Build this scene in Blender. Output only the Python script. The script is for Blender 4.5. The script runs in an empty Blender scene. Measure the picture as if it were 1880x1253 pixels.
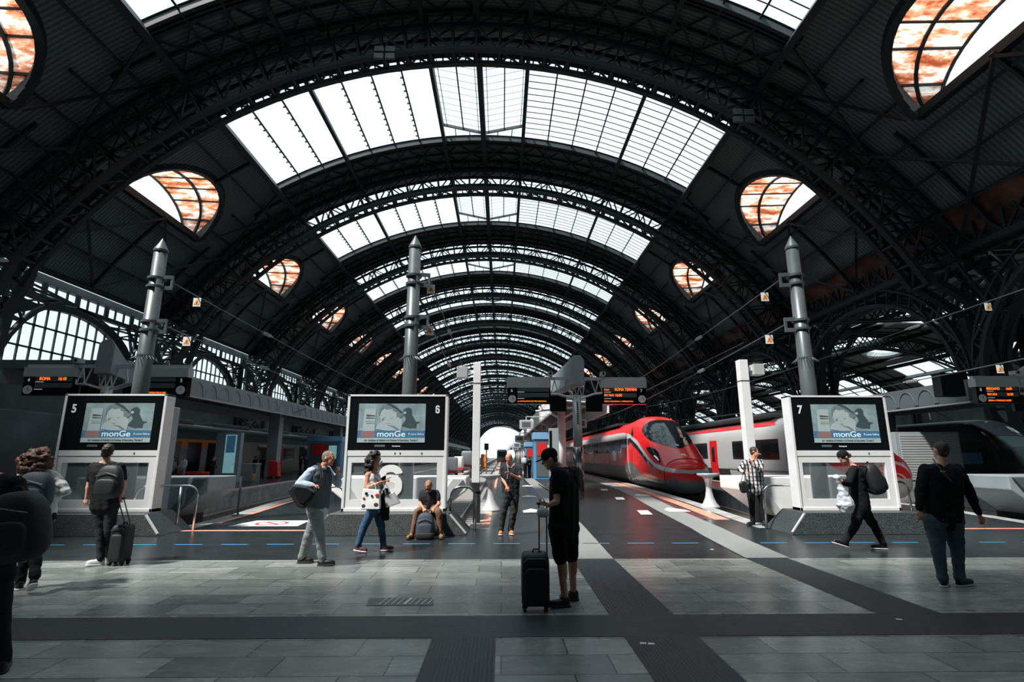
import bpy, bmesh, math, random
from mathutils import Vector, Matrix, noise
random.seed(7)
V = Vector
C = bpy.context.scene.collection
sc = bpy.context.scene
PI = math.pi
# ------------------------------------------------------------------ camera
FPX = 973.0; PITCH = math.radians(12.26); YAW = math.radians(1.07); EYE = 1.68
cam_d = bpy.data.cameras.new('camera'); cam = bpy.data.objects.new('camera', cam_d); C.objects.link(cam)
cam_d.sensor_width = 36.0; cam_d.lens = 36.0*FPX/1880.0; cam_d.clip_end = 1500; cam_d.clip_start = .05
cam.location = (0, 0, EYE); cam.rotation_euler = (PI/2+PITCH, 0, -YAW)
sc.camera = cam
# ------------------------------------------------------------------ light
W = bpy.data.worlds.new('world'); sc.world = W; W.use_nodes = True
wb = W.node_tree.nodes['Background']; wb.inputs[0].default_value = (.76, .93, 1.0, 1); wb.inputs[1].default_value = 1.55
sd = bpy.data.lights.new('sun', 'SUN'); sd.energy = 9.5; sd.angle = math.radians(5); sd.color = (1.0, .96, .9)
sun = bpy.data.objects.new('sun', sd); C.objects.link(sun)
sun.rotation_euler = V((-.52, -.385, 1)).to_track_quat('Z', 'Y').to_euler(); sun.location = (-20, 20, 60)
sc.view_settings.view_transform = 'Standard'; sc.view_settings.look = 'None'
sc.view_settings.gamma = 1; sc.view_settings.exposure = 0.0; sc.view_settings.use_curve_mapping = False

# ------------------------------------------------------------------ helpers
cp_, sp_ = math.cos(PITCH), math.sin(PITCH); cy_, sy_ = math.cos(YAW), math.sin(YAW)
def ray(px, py):
    a = (px-940)/FPX; b = -(py-626.5)/FPX
    x = a; y = cp_-b*sp_; z = sp_+b*cp_
    return V((x*cy_+y*sy_, -x*sy_+y*cy_, z))
def at(px, py, Y):
    d = ray(px, py); return V((0, 0, EYE))+d*(Y/d.y)
def gr(px, py, z=0.0):
    d = ray(px, py); return V((0, 0, EYE))+d*((z-EYE)/d.z)

def tag(o, label=None, cat=None, group=None, kind=None):
    if label: o['label'] = label
    if cat: o['category'] = cat
    if group: o['group'] = group
    if kind: o['kind'] = kind
    return o
def empty(name, loc=(0, 0, 0), rz=0, **k):
    o = bpy.data.objects.new(name, None); C.objects.link(o); o.location = loc; o.rotation_euler = (0, 0, rz)
    o.empty_display_size = .2
    return tag(o, **k)
def copy_tree(o, parent=None):
    c = o.copy(); C.objects.link(c); c.parent = parent
    for ch in list(o.children): copy_tree(ch, c)
    return c

WS = bpy.data.scenes.new('workshop'); WL = WS.view_layers[0]      # an empty side scene used only while shaping meshes
def side_graph():
    with bpy.context.temp_override(scene=WS, view_layer=WL):
        dg = bpy.context.evaluated_depsgraph_get(); dg.update(); return dg
class MB:
    def __init__(s): s.v = []; s.f = []
    def add(s, vs, fs):
        n = len(s.v); s.v += [tuple(p) for p in vs]; s.f += [tuple(i+n for i in f) for f in fs]; return s
    def box(s, x0, x1, y0, y1, z0, z1):
        return s.add([(x0,y0,z0),(x1,y0,z0),(x1,y1,z0),(x0,y1,z0),(x0,y0,z1),(x1,y0,z1),(x1,y1,z1),(x0,y1,z1)],
                     [(3,2,1,0),(4,5,6,7),(0,1,5,4),(1,2,6,5),(2,3,7,6),(3,0,4,7)])
    def quad(s, a, b, c, d): return s.add([a, b, c, d], [(0, 1, 2, 3)])
    def poly(s, pts): return s.add(pts, [tuple(range(len(pts)))])
    def bar(s, p, q, w, h=None, up=(0, 0, 1)):
        p = V(p); q = V(q); h = h or w; d = q-p
        if d.length < 1e-6: return s
        d.normalize(); u = V(up)
        a = d.cross(u)
        if a.length < 1e-3: a = d.cross(V((1, 0, 0)))
        a.normalize(); b = a.cross(d).normalized()
        a = a*(w/2); b = b*(h/2)
        return s.add([p-a-b, p+a-b, p+a+b, p-a+b, q-a-b, q+a-b, q+a+b, q-a+b],
                     [(3,2,1,0),(4,5,6,7),(0,1,5,4),(1,2,6,5),(2,3,7,6),(3,0,4,7)])
    def tube(s, p, q, r0, r1=None, n=12, caps=True):
        p = V(p); q = V(q); r1 = r0 if r1 is None else r1
        d = (q-p).normalized(); a = d.orthogonal().normalized(); b = d.cross(a)
        vs = []
        for c, r in ((p, r0), (q, r1)):
            for i in range(n):
                t = 2*PI*i/n; vs.append(c+a*math.cos(t)*r+b*math.sin(t)*r)
        fs = [(i, (i+1) % n, n+(i+1) % n, n+i) for i in range(n)]
        if caps: fs += [tuple(range(n-1, -1, -1)), tuple(range(n, 2*n))]
        return s.add(vs, fs)
    def path(s, pts, r, n=10):
        pts = [V(p) for p in pts]; vs = []; up = None
        for i, p in enumerate(pts):
            d = (pts[min(i+1, len(pts)-1)]-pts[max(i-1, 0)]).normalized()
            if up is None: up = d.orthogonal().normalized()
            a = (up-d*up.dot(d)).normalized(); up = a; b = d.cross(a)
            rr = r[i] if isinstance(r, (list, tuple)) else r
            for k in range(n):
                t = 2*PI*k/n; vs.append(p+a*math.cos(t)*rr+b*math.sin(t)*rr)
        fs = []
        for i in range(len(pts)-1):
            for k in range(n):
                fs.append((i*n+k, i*n+(k+1) % n, (i+1)*n+(k+1) % n, (i+1)*n+k))
        fs += [tuple(range(n-1, -1, -1)), tuple(range((len(pts)-1)*n, len(pts)*n))]
        return s.add(vs, fs)
    def lathe(s, prof, c=(0, 0, 0), n=24):
        c = V(c); vs = []
        for r, z in prof:
            for k in range(n):
                t = 2*PI*k/n; vs.append(c+V((r*math.cos(t), r*math.sin(t), z)))
        fs = []
        for i in range(len(prof)-1):
            for k in range(n): fs.append((i*n+k, i*n+(k+1) % n, (i+1)*n+(k+1) % n, (i+1)*n+k))
        fs += [tuple(range(n-1, -1, -1)), tuple(range((len(prof)-1)*n, len(prof)*n))]
        return s.add(vs, fs)
    def prism(s, pts, d):
        d = V(d); n = len(pts); a = [V(p) for p in pts]
        return s.add(a+[p+d for p in a], [tuple(range(n-1, -1, -1)), tuple(range(n, 2*n))]+[(i, (i+1) % n, n+(i+1) % n, n+i) for i in range(n)])
    def ell(s, c, ax, e=2.0, nu=16, nv=10, taper=0):
        # superellipsoid with half-axis vectors ax; e=2 sphere, larger = boxier
        c = V(c); ax = [V(a) for a in ax]; p = 2.0/e
        f = lambda t: math.copysign(abs(t)**p, t)
        vs = []
        for j in range(1, nv):
            ph = -PI/2+PI*j/nv; cz = f(math.sin(ph)); cr = f(math.cos(ph))
            k = 1-taper*cz
            for i in range(nu):
                t = 2*PI*i/nu; vs.append(c+ax[0]*(cr*f(math.cos(t))*k)+ax[1]*(cr*f(math.sin(t))*k)+ax[2]*cz)
        n = len(vs); vs += [c-ax[2], c+ax[2]]
        fs = []
        for j in range(nv-2):
            for i in range(nu): fs.append((j*nu+i, j*nu+(i+1) % nu, (j+1)*nu+(i+1) % nu, (j+1)*nu+i))
        for i in range(nu):
            fs.append((n, (i+1) % nu, i)); fs.append((n+1, (nv-2)*nu+i, (nv-2)*nu+(i+1) % nu))
        return s.add(vs, fs)
    def sph(s, c, r): return s.ell(c, ((r, 0, 0), (0, r, 0), (0, 0, r)), nu=12, nv=8)
    def cap(s, p, q, r0, r1, n=12):
        p = V(p); q = V(q)
        if (q-p).length < 1e-4: return s.sph(p, r0)
        d = (q-p).normalized(); a = d.orthogonal().normalized(); b = d.cross(a); vs = []; rings = []
        for t in (-80, -45, 0): rings.append((p+d*r0*math.sin(math.radians(t)), r0*math.cos(math.radians(t))))
        for t in (0, 45, 80): rings.append((q+d*r1*math.sin(math.radians(t)), r1*math.cos(math.radians(t))))
        for c, r in rings:
            for i in range(n):
                t = 2*PI*i/n; vs.append(c+a*math.cos(t)*r+b*math.sin(t)*r)
        fs = []
        for j in range(5):
            for i in range(n): fs.append((j*n+i, j*n+(i+1) % n, (j+1)*n+(i+1) % n, (j+1)*n+i))
        fs += [tuple(range(n-1, -1, -1)), tuple(range(5*n, 6*n))]
        return s.add(vs, fs)
    def mesh(s, name, mat, smooth=False):
        me = bpy.data.meshes.new(name); me.from_pydata(s.v, [], s.f)
        if mat: me.materials.append(mat)
        if smooth: me.polygons.foreach_set('use_smooth', [True]*len(me.polygons))
        me.update(); return me
    def build(s, name, mat, parent=None, smooth=False, bevel=0, loc=None):
        o = bpy.data.objects.new(name, s.mesh(name, mat, smooth)); C.objects.link(o); o.parent = parent
        if loc is not None: o.location = loc
        if bevel:
            m = o.modifiers.new('bevel', 'BEVEL'); m.width = bevel; m.segments = 2; m.limit_method = 'ANGLE'
        return o
    def blob(s, name, mat, parent=None, voxel=.012, it=4, wr=0, wf=9.0, org=(0, 0, 0)):
        """fuse overlapping solids into one continuous surface"""
        org = V(org); s.v = [tuple(V(p)-org) for p in s.v]
        t = bpy.data.objects.new('t', s.mesh('t', None)); WS.collection.objects.link(t)
        m = t.modifiers.new('r', 'REMESH'); m.mode = 'VOXEL'; m.voxel_size = voxel
        if it:
            m2 = t.modifiers.new('s', 'SMOOTH'); m2.factor = .5; m2.iterations = it
        dg = side_graph()
        me = bpy.data.meshes.new_from_object(t.evaluated_get(dg)); old = t.data
        bpy.data.objects.remove(t); bpy.data.meshes.remove(old)
        if wr:
            nr = [v.normal.copy() for v in me.vertices]; out = []
            for v, vn in zip(me.vertices, nr):
                p = v.co+org
                k = noise.noise(V((p.x*wf, p.y*wf, p.z*wf*1.7)))+.5*noise.noise(V((p.x*wf*2.3+9, p.y*wf*2.3, p.z*wf*3.5)))
                out += (v.co+vn*(k*wr))[:]
            me.vertices.foreach_set('co', out); me.update()
        me.name = name; me.materials.clear(); me.materials.append(mat)
        me.polygons.foreach_set('use_smooth', [True]*len(me.polygons))
        o = bpy.data.objects.new(name, me); C.objects.link(o); o.parent = parent
        return o

# ------------------------------------------------------------------ materials
def mat(name, col, rough=.5, metal=0.0, emit=0, bump=0, bs=20, var=0, vs=3, spec=.5, alpha=1, coat=0):
    m = bpy.data.materials.new(name); m.use_nodes = True; nt = m.node_tree; b = nt.nodes['Principled BSDF']
    b.inputs['Base Color'].default_value = (*col, 1); b.inputs['Roughness'].default_value = rough
    b.inputs['Metallic'].default_value = metal; b.inputs['Specular IOR Level'].default_value = spec
    if coat: b.inputs['Coat Weight'].default_value = coat; b.inputs['Coat Roughness'].default_value = .05
    if emit: b.inputs['Emission Color'].default_value = (*col, 1); b.inputs['Emission Strength'].default_value = emit
    if bump or var:
        tc = nt.nodes.new('ShaderNodeTexCoord'); no = nt.nodes.new('ShaderNodeTexNoise')
        nt.links.new(tc.outputs['Object'], no.inputs['Vector']); no.inputs['Scale'].default_value = bs if bump else vs
        no.inputs['Detail'].default_value = 4
        if bump:
            bn = nt.nodes.new('ShaderNodeBump'); bn.inputs['Strength'].default_value = bump; bn.inputs['Distance'].default_value = .01
            nt.links.new(no.outputs['Fac'], bn.inputs['Height']); nt.links.new(bn.outputs['Normal'], b.inputs['Normal'])
        if var:
            n2 = nt.nodes.new('ShaderNodeTexNoise'); n2.inputs['Scale'].default_value = vs; n2.inputs['Detail'].default_value = 6
            nt.links.new(tc.outputs['Object'], n2.inputs['Vector'])
            cr = nt.nodes.new('ShaderNodeValToRGB'); cr.color_ramp.elements[0].position = .35; cr.color_ramp.elements[1].position = .68
            cr.color_ramp.elements[0].color = (*[max(0, c*(1-var)) for c in col], 1); cr.color_ramp.elements[1].color = (*[min(1, c*(1+var)) for c in col], 1)
            nt.links.new(n2.outputs['Fac'], cr.inputs['Fac']); nt.links.new(cr.outputs['Color'], b.inputs['Base Color'])
    return m
def glass(name, col, a=.15, rough=.03, tint=None):
    m = bpy.data.materials.new(name); m.use_nodes = True; nt = m.node_tree; nt.nodes.clear()
    o = nt.nodes.new('ShaderNodeOutputMaterial'); t = nt.nodes.new('ShaderNodeBsdfTransparent'); p = nt.nodes.new('ShaderNodeBsdfPrincipled')
    p.inputs['Base Color'].default_value = (*col, 1); p.inputs['Roughness'].default_value = rough
    t.inputs['Color'].default_value = (*(tint or (1, 1, 1)), 1)
    mx = nt.nodes.new('ShaderNodeMixShader'); mx.inputs[0].default_value = a
    nt.links.new(t.outputs[0], mx.inputs[1]); nt.links.new(p.outputs[0], mx.inputs[2]); nt.links.new(mx.outputs[0], o.inputs[0])
    return m
M = {}
M['steel'] = mat('dark painted steel', (.014, .024, .028), .6)
M['panel'] = mat('corrugated roof sheet', (.10, .125, .13), .6)
nt = M['panel'].node_tree; tc = nt.nodes.new('ShaderNodeTexCoord'); wv = nt.nodes.new('ShaderNodeTexWave'); wv.bands_direction = 'Y'; wv.inputs['Scale'].default_value = 1.0
cr = nt.nodes.new('ShaderNodeValToRGB'); cr.color_ramp.elements[0].color = (.055, .075, .08, 1); cr.color_ramp.elements[1].color = (.15, .19, .195, 1)  # corrugation's light and shade painted as colour bands on a smooth sheet
nt.links.new(tc.outputs['Object'], wv.inputs['Vector']); nt.links.new(wv.outputs['Fac'], cr.inputs['Fac']); nt.links.new(cr.outputs['Color'], nt.nodes['Principled BSDF'].inputs['Base Color'])
M['skyglass'] = glass('clear roof glass', (.8, .9, .95), .08)
M['fanglass'] = glass('hazy wall glass', (.55, .62, .66), .25, .3)
def rusty():
    m = bpy.data.materials.new('rust streaked translucent sheet'); m.use_nodes = True; nt = m.node_tree; nt.nodes.clear()
    o = nt.nodes.new('ShaderNodeOutputMaterial'); tc = nt.nodes.new('ShaderNodeTexCoord'); mp = nt.nodes.new('ShaderNodeMapping')
    mp.inputs['Scale'].default_value = (.35, .8, 1.6)
    n = nt.nodes.new('ShaderNodeTexNoise'); n.inputs['Scale'].default_value = 1.1; n.inputs['Detail'].default_value = 8; n.inputs['Roughness'].default_value = .7
    cr = nt.nodes.new('ShaderNodeValToRGB'); e = cr.color_ramp.elements; e[0].position = .40; e[0].color = (.26, .055, .02, 1); e[1].position = .60; e[1].color = (.95, .88, .82, 1)
    x = cr.color_ramp.elements.new(.5); x.color = (.62, .26, .15, 1)
    tr = nt.nodes.new('ShaderNodeBsdfTranslucent'); df = nt.nodes.new('ShaderNodeBsdfDiffuse'); mx = nt.nodes.new('ShaderNodeMixShader'); mx.inputs[0].default_value = .25
    nt.links.new(tc.outputs['Object'], mp.inputs['Vector']); nt.links.new(mp.outputs[0], n.inputs['Vector']); nt.links.new(n.outputs['Fac'], cr.inputs['Fac'])
    nt.links.new(cr.outputs[0], tr.inputs[0]); nt.links.new(cr.outputs[0], df.inputs[0]); nt.links.new(tr.outputs[0], mx.inputs[1]); nt.links.new(df.outputs[0], mx.inputs[2]); nt.links.new(mx.outputs[0], o.inputs[0])
    return m
M['rust'] = rusty()
M['rustband'] = mat('rusted gutter plate', (.11, .05, .04), .8, var=.8, vs=.6)
M['wall'] = mat('grey stone wall', (.09, .11, .115), .8, var=.25, vs=.5, bump=.3)
M['grey'] = mat('grey painted metal', (.30, .35, .38), .45, var=.08, vs=1.5)
M['greydk'] = mat('dark grey painted metal', (.10, .125, .135), .45)
M['pole'] = mat('grey pole steel', (.11, .13, .138), .38, metal=.3, var=.15, vs=2)
M['white'] = mat('white painted metal', (.80, .82, .83), .4, var=.05, vs=3)
M['chrome'] = mat('brushed stainless steel', (.55, .57, .58), .2, metal=1)
M['frame'] = mat('pale painted frame', (.74, .76, .78), .4, var=.04, vs=3)
M['alu'] = mat('aluminium frame', (.62, .65, .67), .35, metal=.35)
M['black'] = mat('glossy black panel', (.006, .008, .009), .15)
M['rubber'] = mat('black rubber', (.012, .013, .014), .7)
M['granite'] = mat('speckled dark granite', (.036, .044, .046), .45, var=.7, vs=40)
M['asphalt'] = mat('dark polished asphalt', (.017, .023, .026), .27, var=.25, vs=2.5, bump=.15, bs=30)
M['concrete'] = mat('concrete', (.30, .31, .31), .8, var=.25, vs=2, bump=.3)
M['ballast'] = mat('ballast stones', (.22, .2, .19), .9, var=.5, vs=12, bump=1, bs=14)
M['rail'] = mat('worn rail steel', (.28, .24, .22), .4, metal=.7)
M['sleeper'] = mat('concrete sleeper', (.3, .29, .28), .85)
M['orange'] = mat('salmon orange floor paint', (.75, .30, .20), .5, var=.3, vs=6)
M['whitepaint'] = mat('white floor paint', (.78, .80, .80), .5, var=.1, vs=8)
M['bluepaint'] = mat('blue floor tape', (.04, .26, .52), .5)
M['tactcross'] = mat('dark slate tactile paving, cross ribs', (.020, .028, .036), .5)
M['tactdark'] = mat('dark slate tactile paving', (.020, .028, .036), .5)
M['tactlight'] = mat('pale grey tactile paving', (.27, .28, .28), .5)
M['redpave'] = mat('dark red paving', (.12, .045, .05), .35, var=.3, vs=3)
for k, d in (('tactdark', (.012, .018, .024)), ('tactcross', (.012, .018, .024)), ('tactlight', (.2, .21, .21))):
    nt = M[k].node_tree; tc = nt.nodes.new('ShaderNodeTexCoord'); wv = nt.nodes.new('ShaderNodeTexWave'); wv.bands_direction = 'Y' if k == 'tactcross' else 'X'; wv.inputs['Scale'].default_value = 9
    bn = nt.nodes.new('ShaderNodeBump'); bn.inputs['Strength'].default_value = .6; bn.inputs['Distance'].default_value = .006
    cr = nt.nodes.new('ShaderNodeValToRGB'); c0 = nt.nodes['Principled BSDF'].inputs['Base Color'].default_value
    cr.color_ramp.elements[0].color = (*d, 1); cr.color_ramp.elements[1].color = tuple(c0)
    nt.links.new(tc.outputs['Object'], wv.inputs['Vector']); nt.links.new(wv.outputs['Fac'], bn.inputs['Height']); nt.links.new(bn.outputs[0], nt.nodes['Principled BSDF'].inputs['Normal'])
    nt.links.new(wv.outputs['Fac'], cr.inputs['Fac']); nt.links.new(cr.outputs[0], nt.nodes['Principled BSDF'].inputs['Base Color'])
def tiles():
    m = bpy.data.materials.new('grey marble slabs'); m.use_nodes = True; nt = m.node_tree; b = nt.nodes['Principled BSDF']
    tc = nt.nodes.new('ShaderNodeTexCoord'); br = nt.nodes.new('ShaderNodeTexBrick')
    br.inputs['Color1'].default_value = (.20, .22, .215, 1); br.inputs['Color2'].default_value = (.40, .415, .40, 1); br.inputs['Mortar'].default_value = (.07, .08, .08, 1)
    br.inputs['Scale'].default_value = 1; br.inputs['Mortar Size'].default_value = .007; br.inputs['Brick Width'].default_value = .92; br.inputs['Row Height'].default_value = .42; br.offset = .37
    n = nt.nodes.new('ShaderNodeTexNoise'); n.inputs['Scale'].default_value = 3; n.inputs['Detail'].default_value = 9; n.inputs['Distortion'].default_value = 1.6
    mp = nt.nodes.new('ShaderNodeMapping'); mp.inputs['Scale'].default_value = (.5, 1.4, 1)
    mx = nt.nodes.new('ShaderNodeMix'); mx.data_type = 'RGBA'; mx.blend_type = 'MULTIPLY'; mx.inputs['Factor'].default_value = .75
    cr = nt.nodes.new('ShaderNodeValToRGB'); cr.color_ramp.elements[0].position = .3; cr.color_ramp.elements[0].color = (.5, .55, .55, 1); cr.color_ramp.elements[1].position = .7
    r2 = nt.nodes.new('ShaderNodeMapRange'); r2.inputs['To Min'].default_value = .16; r2.inputs['To Max'].default_value = .36
    L = nt.links.new
    L(tc.outputs['Object'], br.inputs['Vector']); L(tc.outputs['Object'], mp.inputs['Vector']); L(mp.outputs[0], n.inputs['Vector']); L(n.outputs['Fac'], cr.inputs['Fac'])
    L(br.outputs['Color'], mx.inputs['A']); L(cr.outputs[0], mx.inputs['B']); L(mx.outputs['Result'], b.inputs['Base Color'])
    L(n.outputs['Fac'], r2.inputs['Value']); L(r2.outputs[0], b.inputs['Roughness'])
    return m
M['tiles'] = tiles()
M['red'] = mat('glossy red train paint', (.88, .018, .022), .3, coat=.35)
M['trgrey'] = mat('grey train paint', (.16, .175, .18), .3, coat=.3)
M['trsilver'] = mat('silver train paint', (.66, .68, .69), .25, metal=.25)
M['trwhite'] = mat('white train paint', (.62, .63, .63), .3, coat=.3)
M['trglass'] = mat('dark train window glass', (.012, .018, .022), .06)
M['dull'] = mat('dark underframe', (.02, .022, .024), .8)
M['amber'] = mat('amber display letters', (1.0, .16, .02), .5, emit=2.2)
M['scrwhite'] = mat('white display letters', (.75, .8, .8), .5, emit=.35)
M['blue'] = mat('blue kiosk panel', (.10, .30, .55), .35)
M['poster'] = mat('pale blue backlit poster', (.30, .60, .66), .4, emit=.35, var=.3, vs=1.3)
M['redplain'] = mat('red plastic', (.62, .03, .03), .4)
M['orangebox'] = mat('orange plastic box', (.95, .30, .02), .35)
M['teal'] = mat('dark teal train paint', (.045, .085, .09), .35)
M['trorange'] = mat('orange train paint', (.85, .30, .03), .35)
M['cream'] = mat('pale grey panel', (.42, .44, .45), .5)

def text(body, name, m, loc, size, parent=None, rot=(PI/2, 0, 0), ext=.002, align='CENTER', xs=1.0, bold=0.0):
    cu = bpy.data.curves.new(name, 'FONT'); cu.body = body; cu.size = size; cu.extrude = ext; cu.align_x = align; cu.align_y = 'CENTER'; cu.offset = bold
    t = bpy.data.objects.new('t', cu); WS.collection.objects.link(t); dg = side_graph()
    me = bpy.data.meshes.new_from_object(t.evaluated_get(dg)); bpy.data.objects.remove(t); bpy.data.curves.remove(cu)
    me.materials.clear(); me.materials.append(m); me.name = name
    o = bpy.data.objects.new(name, me); C.objects.link(o); o.location = loc; o.rotation_euler = rot; o.scale = (xs, 1, 1); o.parent = parent
    return o

# ================================================================== FLOOR AND PLATFORMS
Z1, Z2, Z3 = .004, .008, .012
fl = MB()
fl.quad((-75, -12, 0), (80, -12, 0), (80, 9.4, 0), (-75, 9.4, 0))
floor = tag(fl.build('floor', M['tiles']), kind='structure')
tb = MB()
cb = MB(); cb.quad((-75, 5.5, Z1), (80, 5.5, Z1), (80, 6.2, Z1), (-75, 6.2, Z1)); cb.build('tactile_cross_strip', M['tactcross'], floor)
for q in ((-.65, -.05, -12, 5.5), (1.17, 1.87, -12, 5.5), (1.17, 1.87, 6.2, 9.4), (4.1, 4.8, 6.2, 9.4)):
    tb.quad((q[0], q[2], Z1), (q[1], q[2], Z1), (q[1], q[3], Z1), (q[0], q[3], Z1))
tb.build('tactile_strip', M['tactdark'], floor)
def strip(mb, pts, w, z):          # pts: left edge polyline (x, y)
    for (a, b), (c, d) in zip(pts, pts[1:]): mb.quad((a, b, z), (a+w, b, z), (c+w, d, z), (c, d, z))
as_ = MB(); as_.box(-75, 80, 9.4, 13.2, -1.2, 0)
apron = tag(as_.build('floor', M['asphalt']), kind='structure')
YE = 620
def platform(left, right, label):
    # left / right: edge polylines [(x, y)...] from y=13.2 on
    mb = MB(); pts = [(x, y, 0) for x, y in left]+[(x, y, 0) for x, y in reversed(right)]
    mb.prism(pts[::-1], (0, 0, -1.2)); o = mb.build('platform', M['asphalt']); tag(o, label, 'platform', kind='structure')
    e = MB()
    for poly, s in ((left, 1), (right, -1)):
        for (a, b), (c, d) in zip(poly, poly[1:]):
            e.add([(a-.03*s, b, .003), (a+.42*s, b, .003), (c+.42*s, d, .003), (c-.03*s, d, .003), (a-.03*s, b, -.2), (c-.03*s, d, -.2)], [(0, 1, 2, 3), (0, 3, 5, 4)])
            e.quad((a-.012*s, b, -.2), (c-.012*s, d, -.2), (c-.012*s, d, -.8), (a-.012*s, b, -.8))
    e.build('edge_stone', M['concrete'], o)
    return o
E67l = [(-.75, 13.2), (-.75, YE)]
E67r = [(6.55, 13.2), (6.7, 15.1), (7.2, 20), (7.6, 26), (7.95, 33), (8.15, 45), (8.2, YE)]
E56l = [(-7.7, 13.2), (-7.9, 16.5), (-8.5, 20.5), (-9.3, 32), (-9.6, YE)]
E56r = [(-3.75, 13.2), (-3.75, YE)]
E45r = [(-11.2, 13.2), (-12.0, 18), (-13.1, 25), (-14.2, 38), (-14.6, 60), (-14.8, YE)]
E45l = [(-23.6, 13.2), (-23.7, 60), (-23.8, YE)]
E78l = [(9.9, 13.2), (10.4, 18), (11.2, 30), (11.5, YE)]
E78r = [(13.6, 13.2), (14.6, 18), (15.1, 30), (15.2, YE)]
E89l = [(20.0, 13.2), (21.6, 20), (23.2, 28), (23.2, YE)]
E89r = [(28.6, 13.2), (28.6, YE)]
p67 = platform(E67l, E67r, 'wide platform between the closest track on the left and the red train')
p56 = platform(E56l, E56r, 'narrow platform behind the left half of the middle signboard')
p45 = platform(E45l, E45r, 'platform under the left grey canopy')
p78 = platform(E78l, E78r, 'platform between the red train and the white train')
p89 = platform(E89l, E89r, 'dark platform at the right under the right canopy')
tb = MB(); tb.box(-75, 80, 13.2, YE, -1.3, -.82)
tag(tb.build('floor', M['ballast']), kind='structure')
# markings on the apron and the platforms
mk = MB()
for i in range(-12, 16):
    x = .1+i*.88; mk.quad((x-.26, 10.96, Z1), (x+.26, 10.96, Z1), (x+.26, 11.02, Z1), (x-.26, 11.02, Z1))
mk.build('blue_dash', M['bluepaint'], apron)
mk = MB(); strip(mk, [(1.17, 9.4), (1.3, 13.2)], .7, Z1); strip(mk, [(4.1, 9.4), (4.33, 11.9), (4.5, 13.2)], .75, Z2); mk.build('tactile_strip', M['tactlight'], apron)
mk = MB(); strip(mk, [(4.5, 13.2), (4.94, 17.9), (5.4, 22), (5.87, 27), (6.3, 36), (6.5, 60), (6.5, YE)], .75, Z2)
strip(mk, [(1.3, 13.2), (1.45, 19), (1.7, 27), (1.7, YE)], .7, Z1); mk.build('tactile_strip', M['tactlight'], p67)
mk = MB(); strip(mk, [(5.75, 14.9), (6.2, 19.5), (6.7, 26), (7.0, 33), (7.2, 45), (7.25, YE)], .42, Z1)
strip(mk, [(-.5, 13.6), (-.5, YE)], .2, Z1); mk.build('orange_line', M['orange'], p67)
mk = MB(); strip(mk, [(5.25, 15), (5.6, 19.5), (6.3, 27), (6.7, 40)], .5, .0025); mk.build('red_paving', M['redpave'], p67)
mk = MB()
for px, py, w, l in ((1345, 933, 0, 0),): pass
for px, py in ((971, 912), (977, 939), (968, 893), (1177, 910), (1238, 937), (1130, 893)):
    p = gr(px, py); x, y = p.x, p.y; k = .9 if px < 1000 else 1.0
    mk.poly([(x-.33*k, y-.6, Z3), (x+.33*k, y-.6, Z3), (x+.33*k, y, Z3), (x, y+.7, Z3), (x-.33*k, y, Z3)])
for px, py in ((1136, 916), (1181, 942), (1108, 900)):
    p = gr(px, py); x, y = p.x, p.y; mk.quad((x-.22, y-.6, Z3), (x+.12, y-.6, Z3), (x+.3, y+.6, Z3), (x-.04, y+.6, Z3))
mk.build('white_arrow', M['whitepaint'], p67)
mk = MB(); mk.quad((-7.5, 12.88, Z1), (-4.2, 12.88, Z1), (-4.2, 13.05, Z1), (-7.5, 13.05, Z1)); mk.build('orange_line', M['orange'], apron)
mk = MB(); mk.quad((7.6, 12.9, Z1), (20, 12.9, Z1), (20, 13.08, Z1), (7.6, 13.08, Z1)); mk.build('orange_line', M['orange'], apron)
mk = MB(); strip(mk, [(-7.35, 14.4), (-7.5, 16.5), (-8.0, 20.5), (-8.75, 32), (-9.0, YE)], .16, Z1); strip(mk, [(-4.3, 15), (-4.3, YE)], .16, Z1); mk.build('orange_line', M['orange'], p56)
mk = MB(); strip(mk, [(-12.6, 18), (-13.7, 25), (-14.8, 38), (-15.2, 60), (-15.4, YE)], .16, Z1); mk.build('orange_line', M['orange'], p45)
mk = MB(); strip(mk, [(10.5, 18), (11.75, 30), (12.1, YE)], .16, Z1); mk.build('orange_line', M['orange'], p78)
mk = MB(); mk.quad((-6.7, 13.75, Z1), (-5.0, 13.75, Z1), (-5.1, 14.9, Z1), (-6.5, 14.9, Z1)); mk.build('no_smoking_square', M['whitepaint'], p56)
mk = MB()
for i in range(28):
    t0, t1 = 2*PI*i/28, 2*PI*(i+1)/28; c = V((-5.85, 14.3, Z2))
    f = lambda t, r: c+V((math.cos(t)*r*1.0, math.sin(t)*r, 0))
    mk.quad(f(t0, .32), f(t0, .4), f(t1, .4), f(t1, .32))
mk.quad(c+V((-.26, .2, 0)), c+V((-.2, .26, 0)), c+V((.26, -.2, 0)), c+V((.2, -.26, 0)))
mk.build('red_ring', M['redplain'], p56)
# worn drain plate and scraps on the marble floor
mk = MB(); mk.quad((-1.55, 6.62, Z1), (-.78, 6.62, Z1), (-.82, 6.95, Z1), (-1.6, 6.95, Z1)); dr = mk.build('floor_plate', M['tactdark'], floor)
M['brown'] = mat('brown worn plate', (.14, .14, .13), .5); dr.data.materials[0] = M['brown']
mk = MB()
for i in range(9):
    w = .035 if i == 4 else .012; x = -1.42+i*.07; mk.quad((x, 6.65, Z2), (x+w, 6.65, Z2), (x+w+.04, 6.92, Z2), (x+.04, 6.92, Z2))
mk.build('white_lines', M['whitepaint'], floor)

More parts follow.
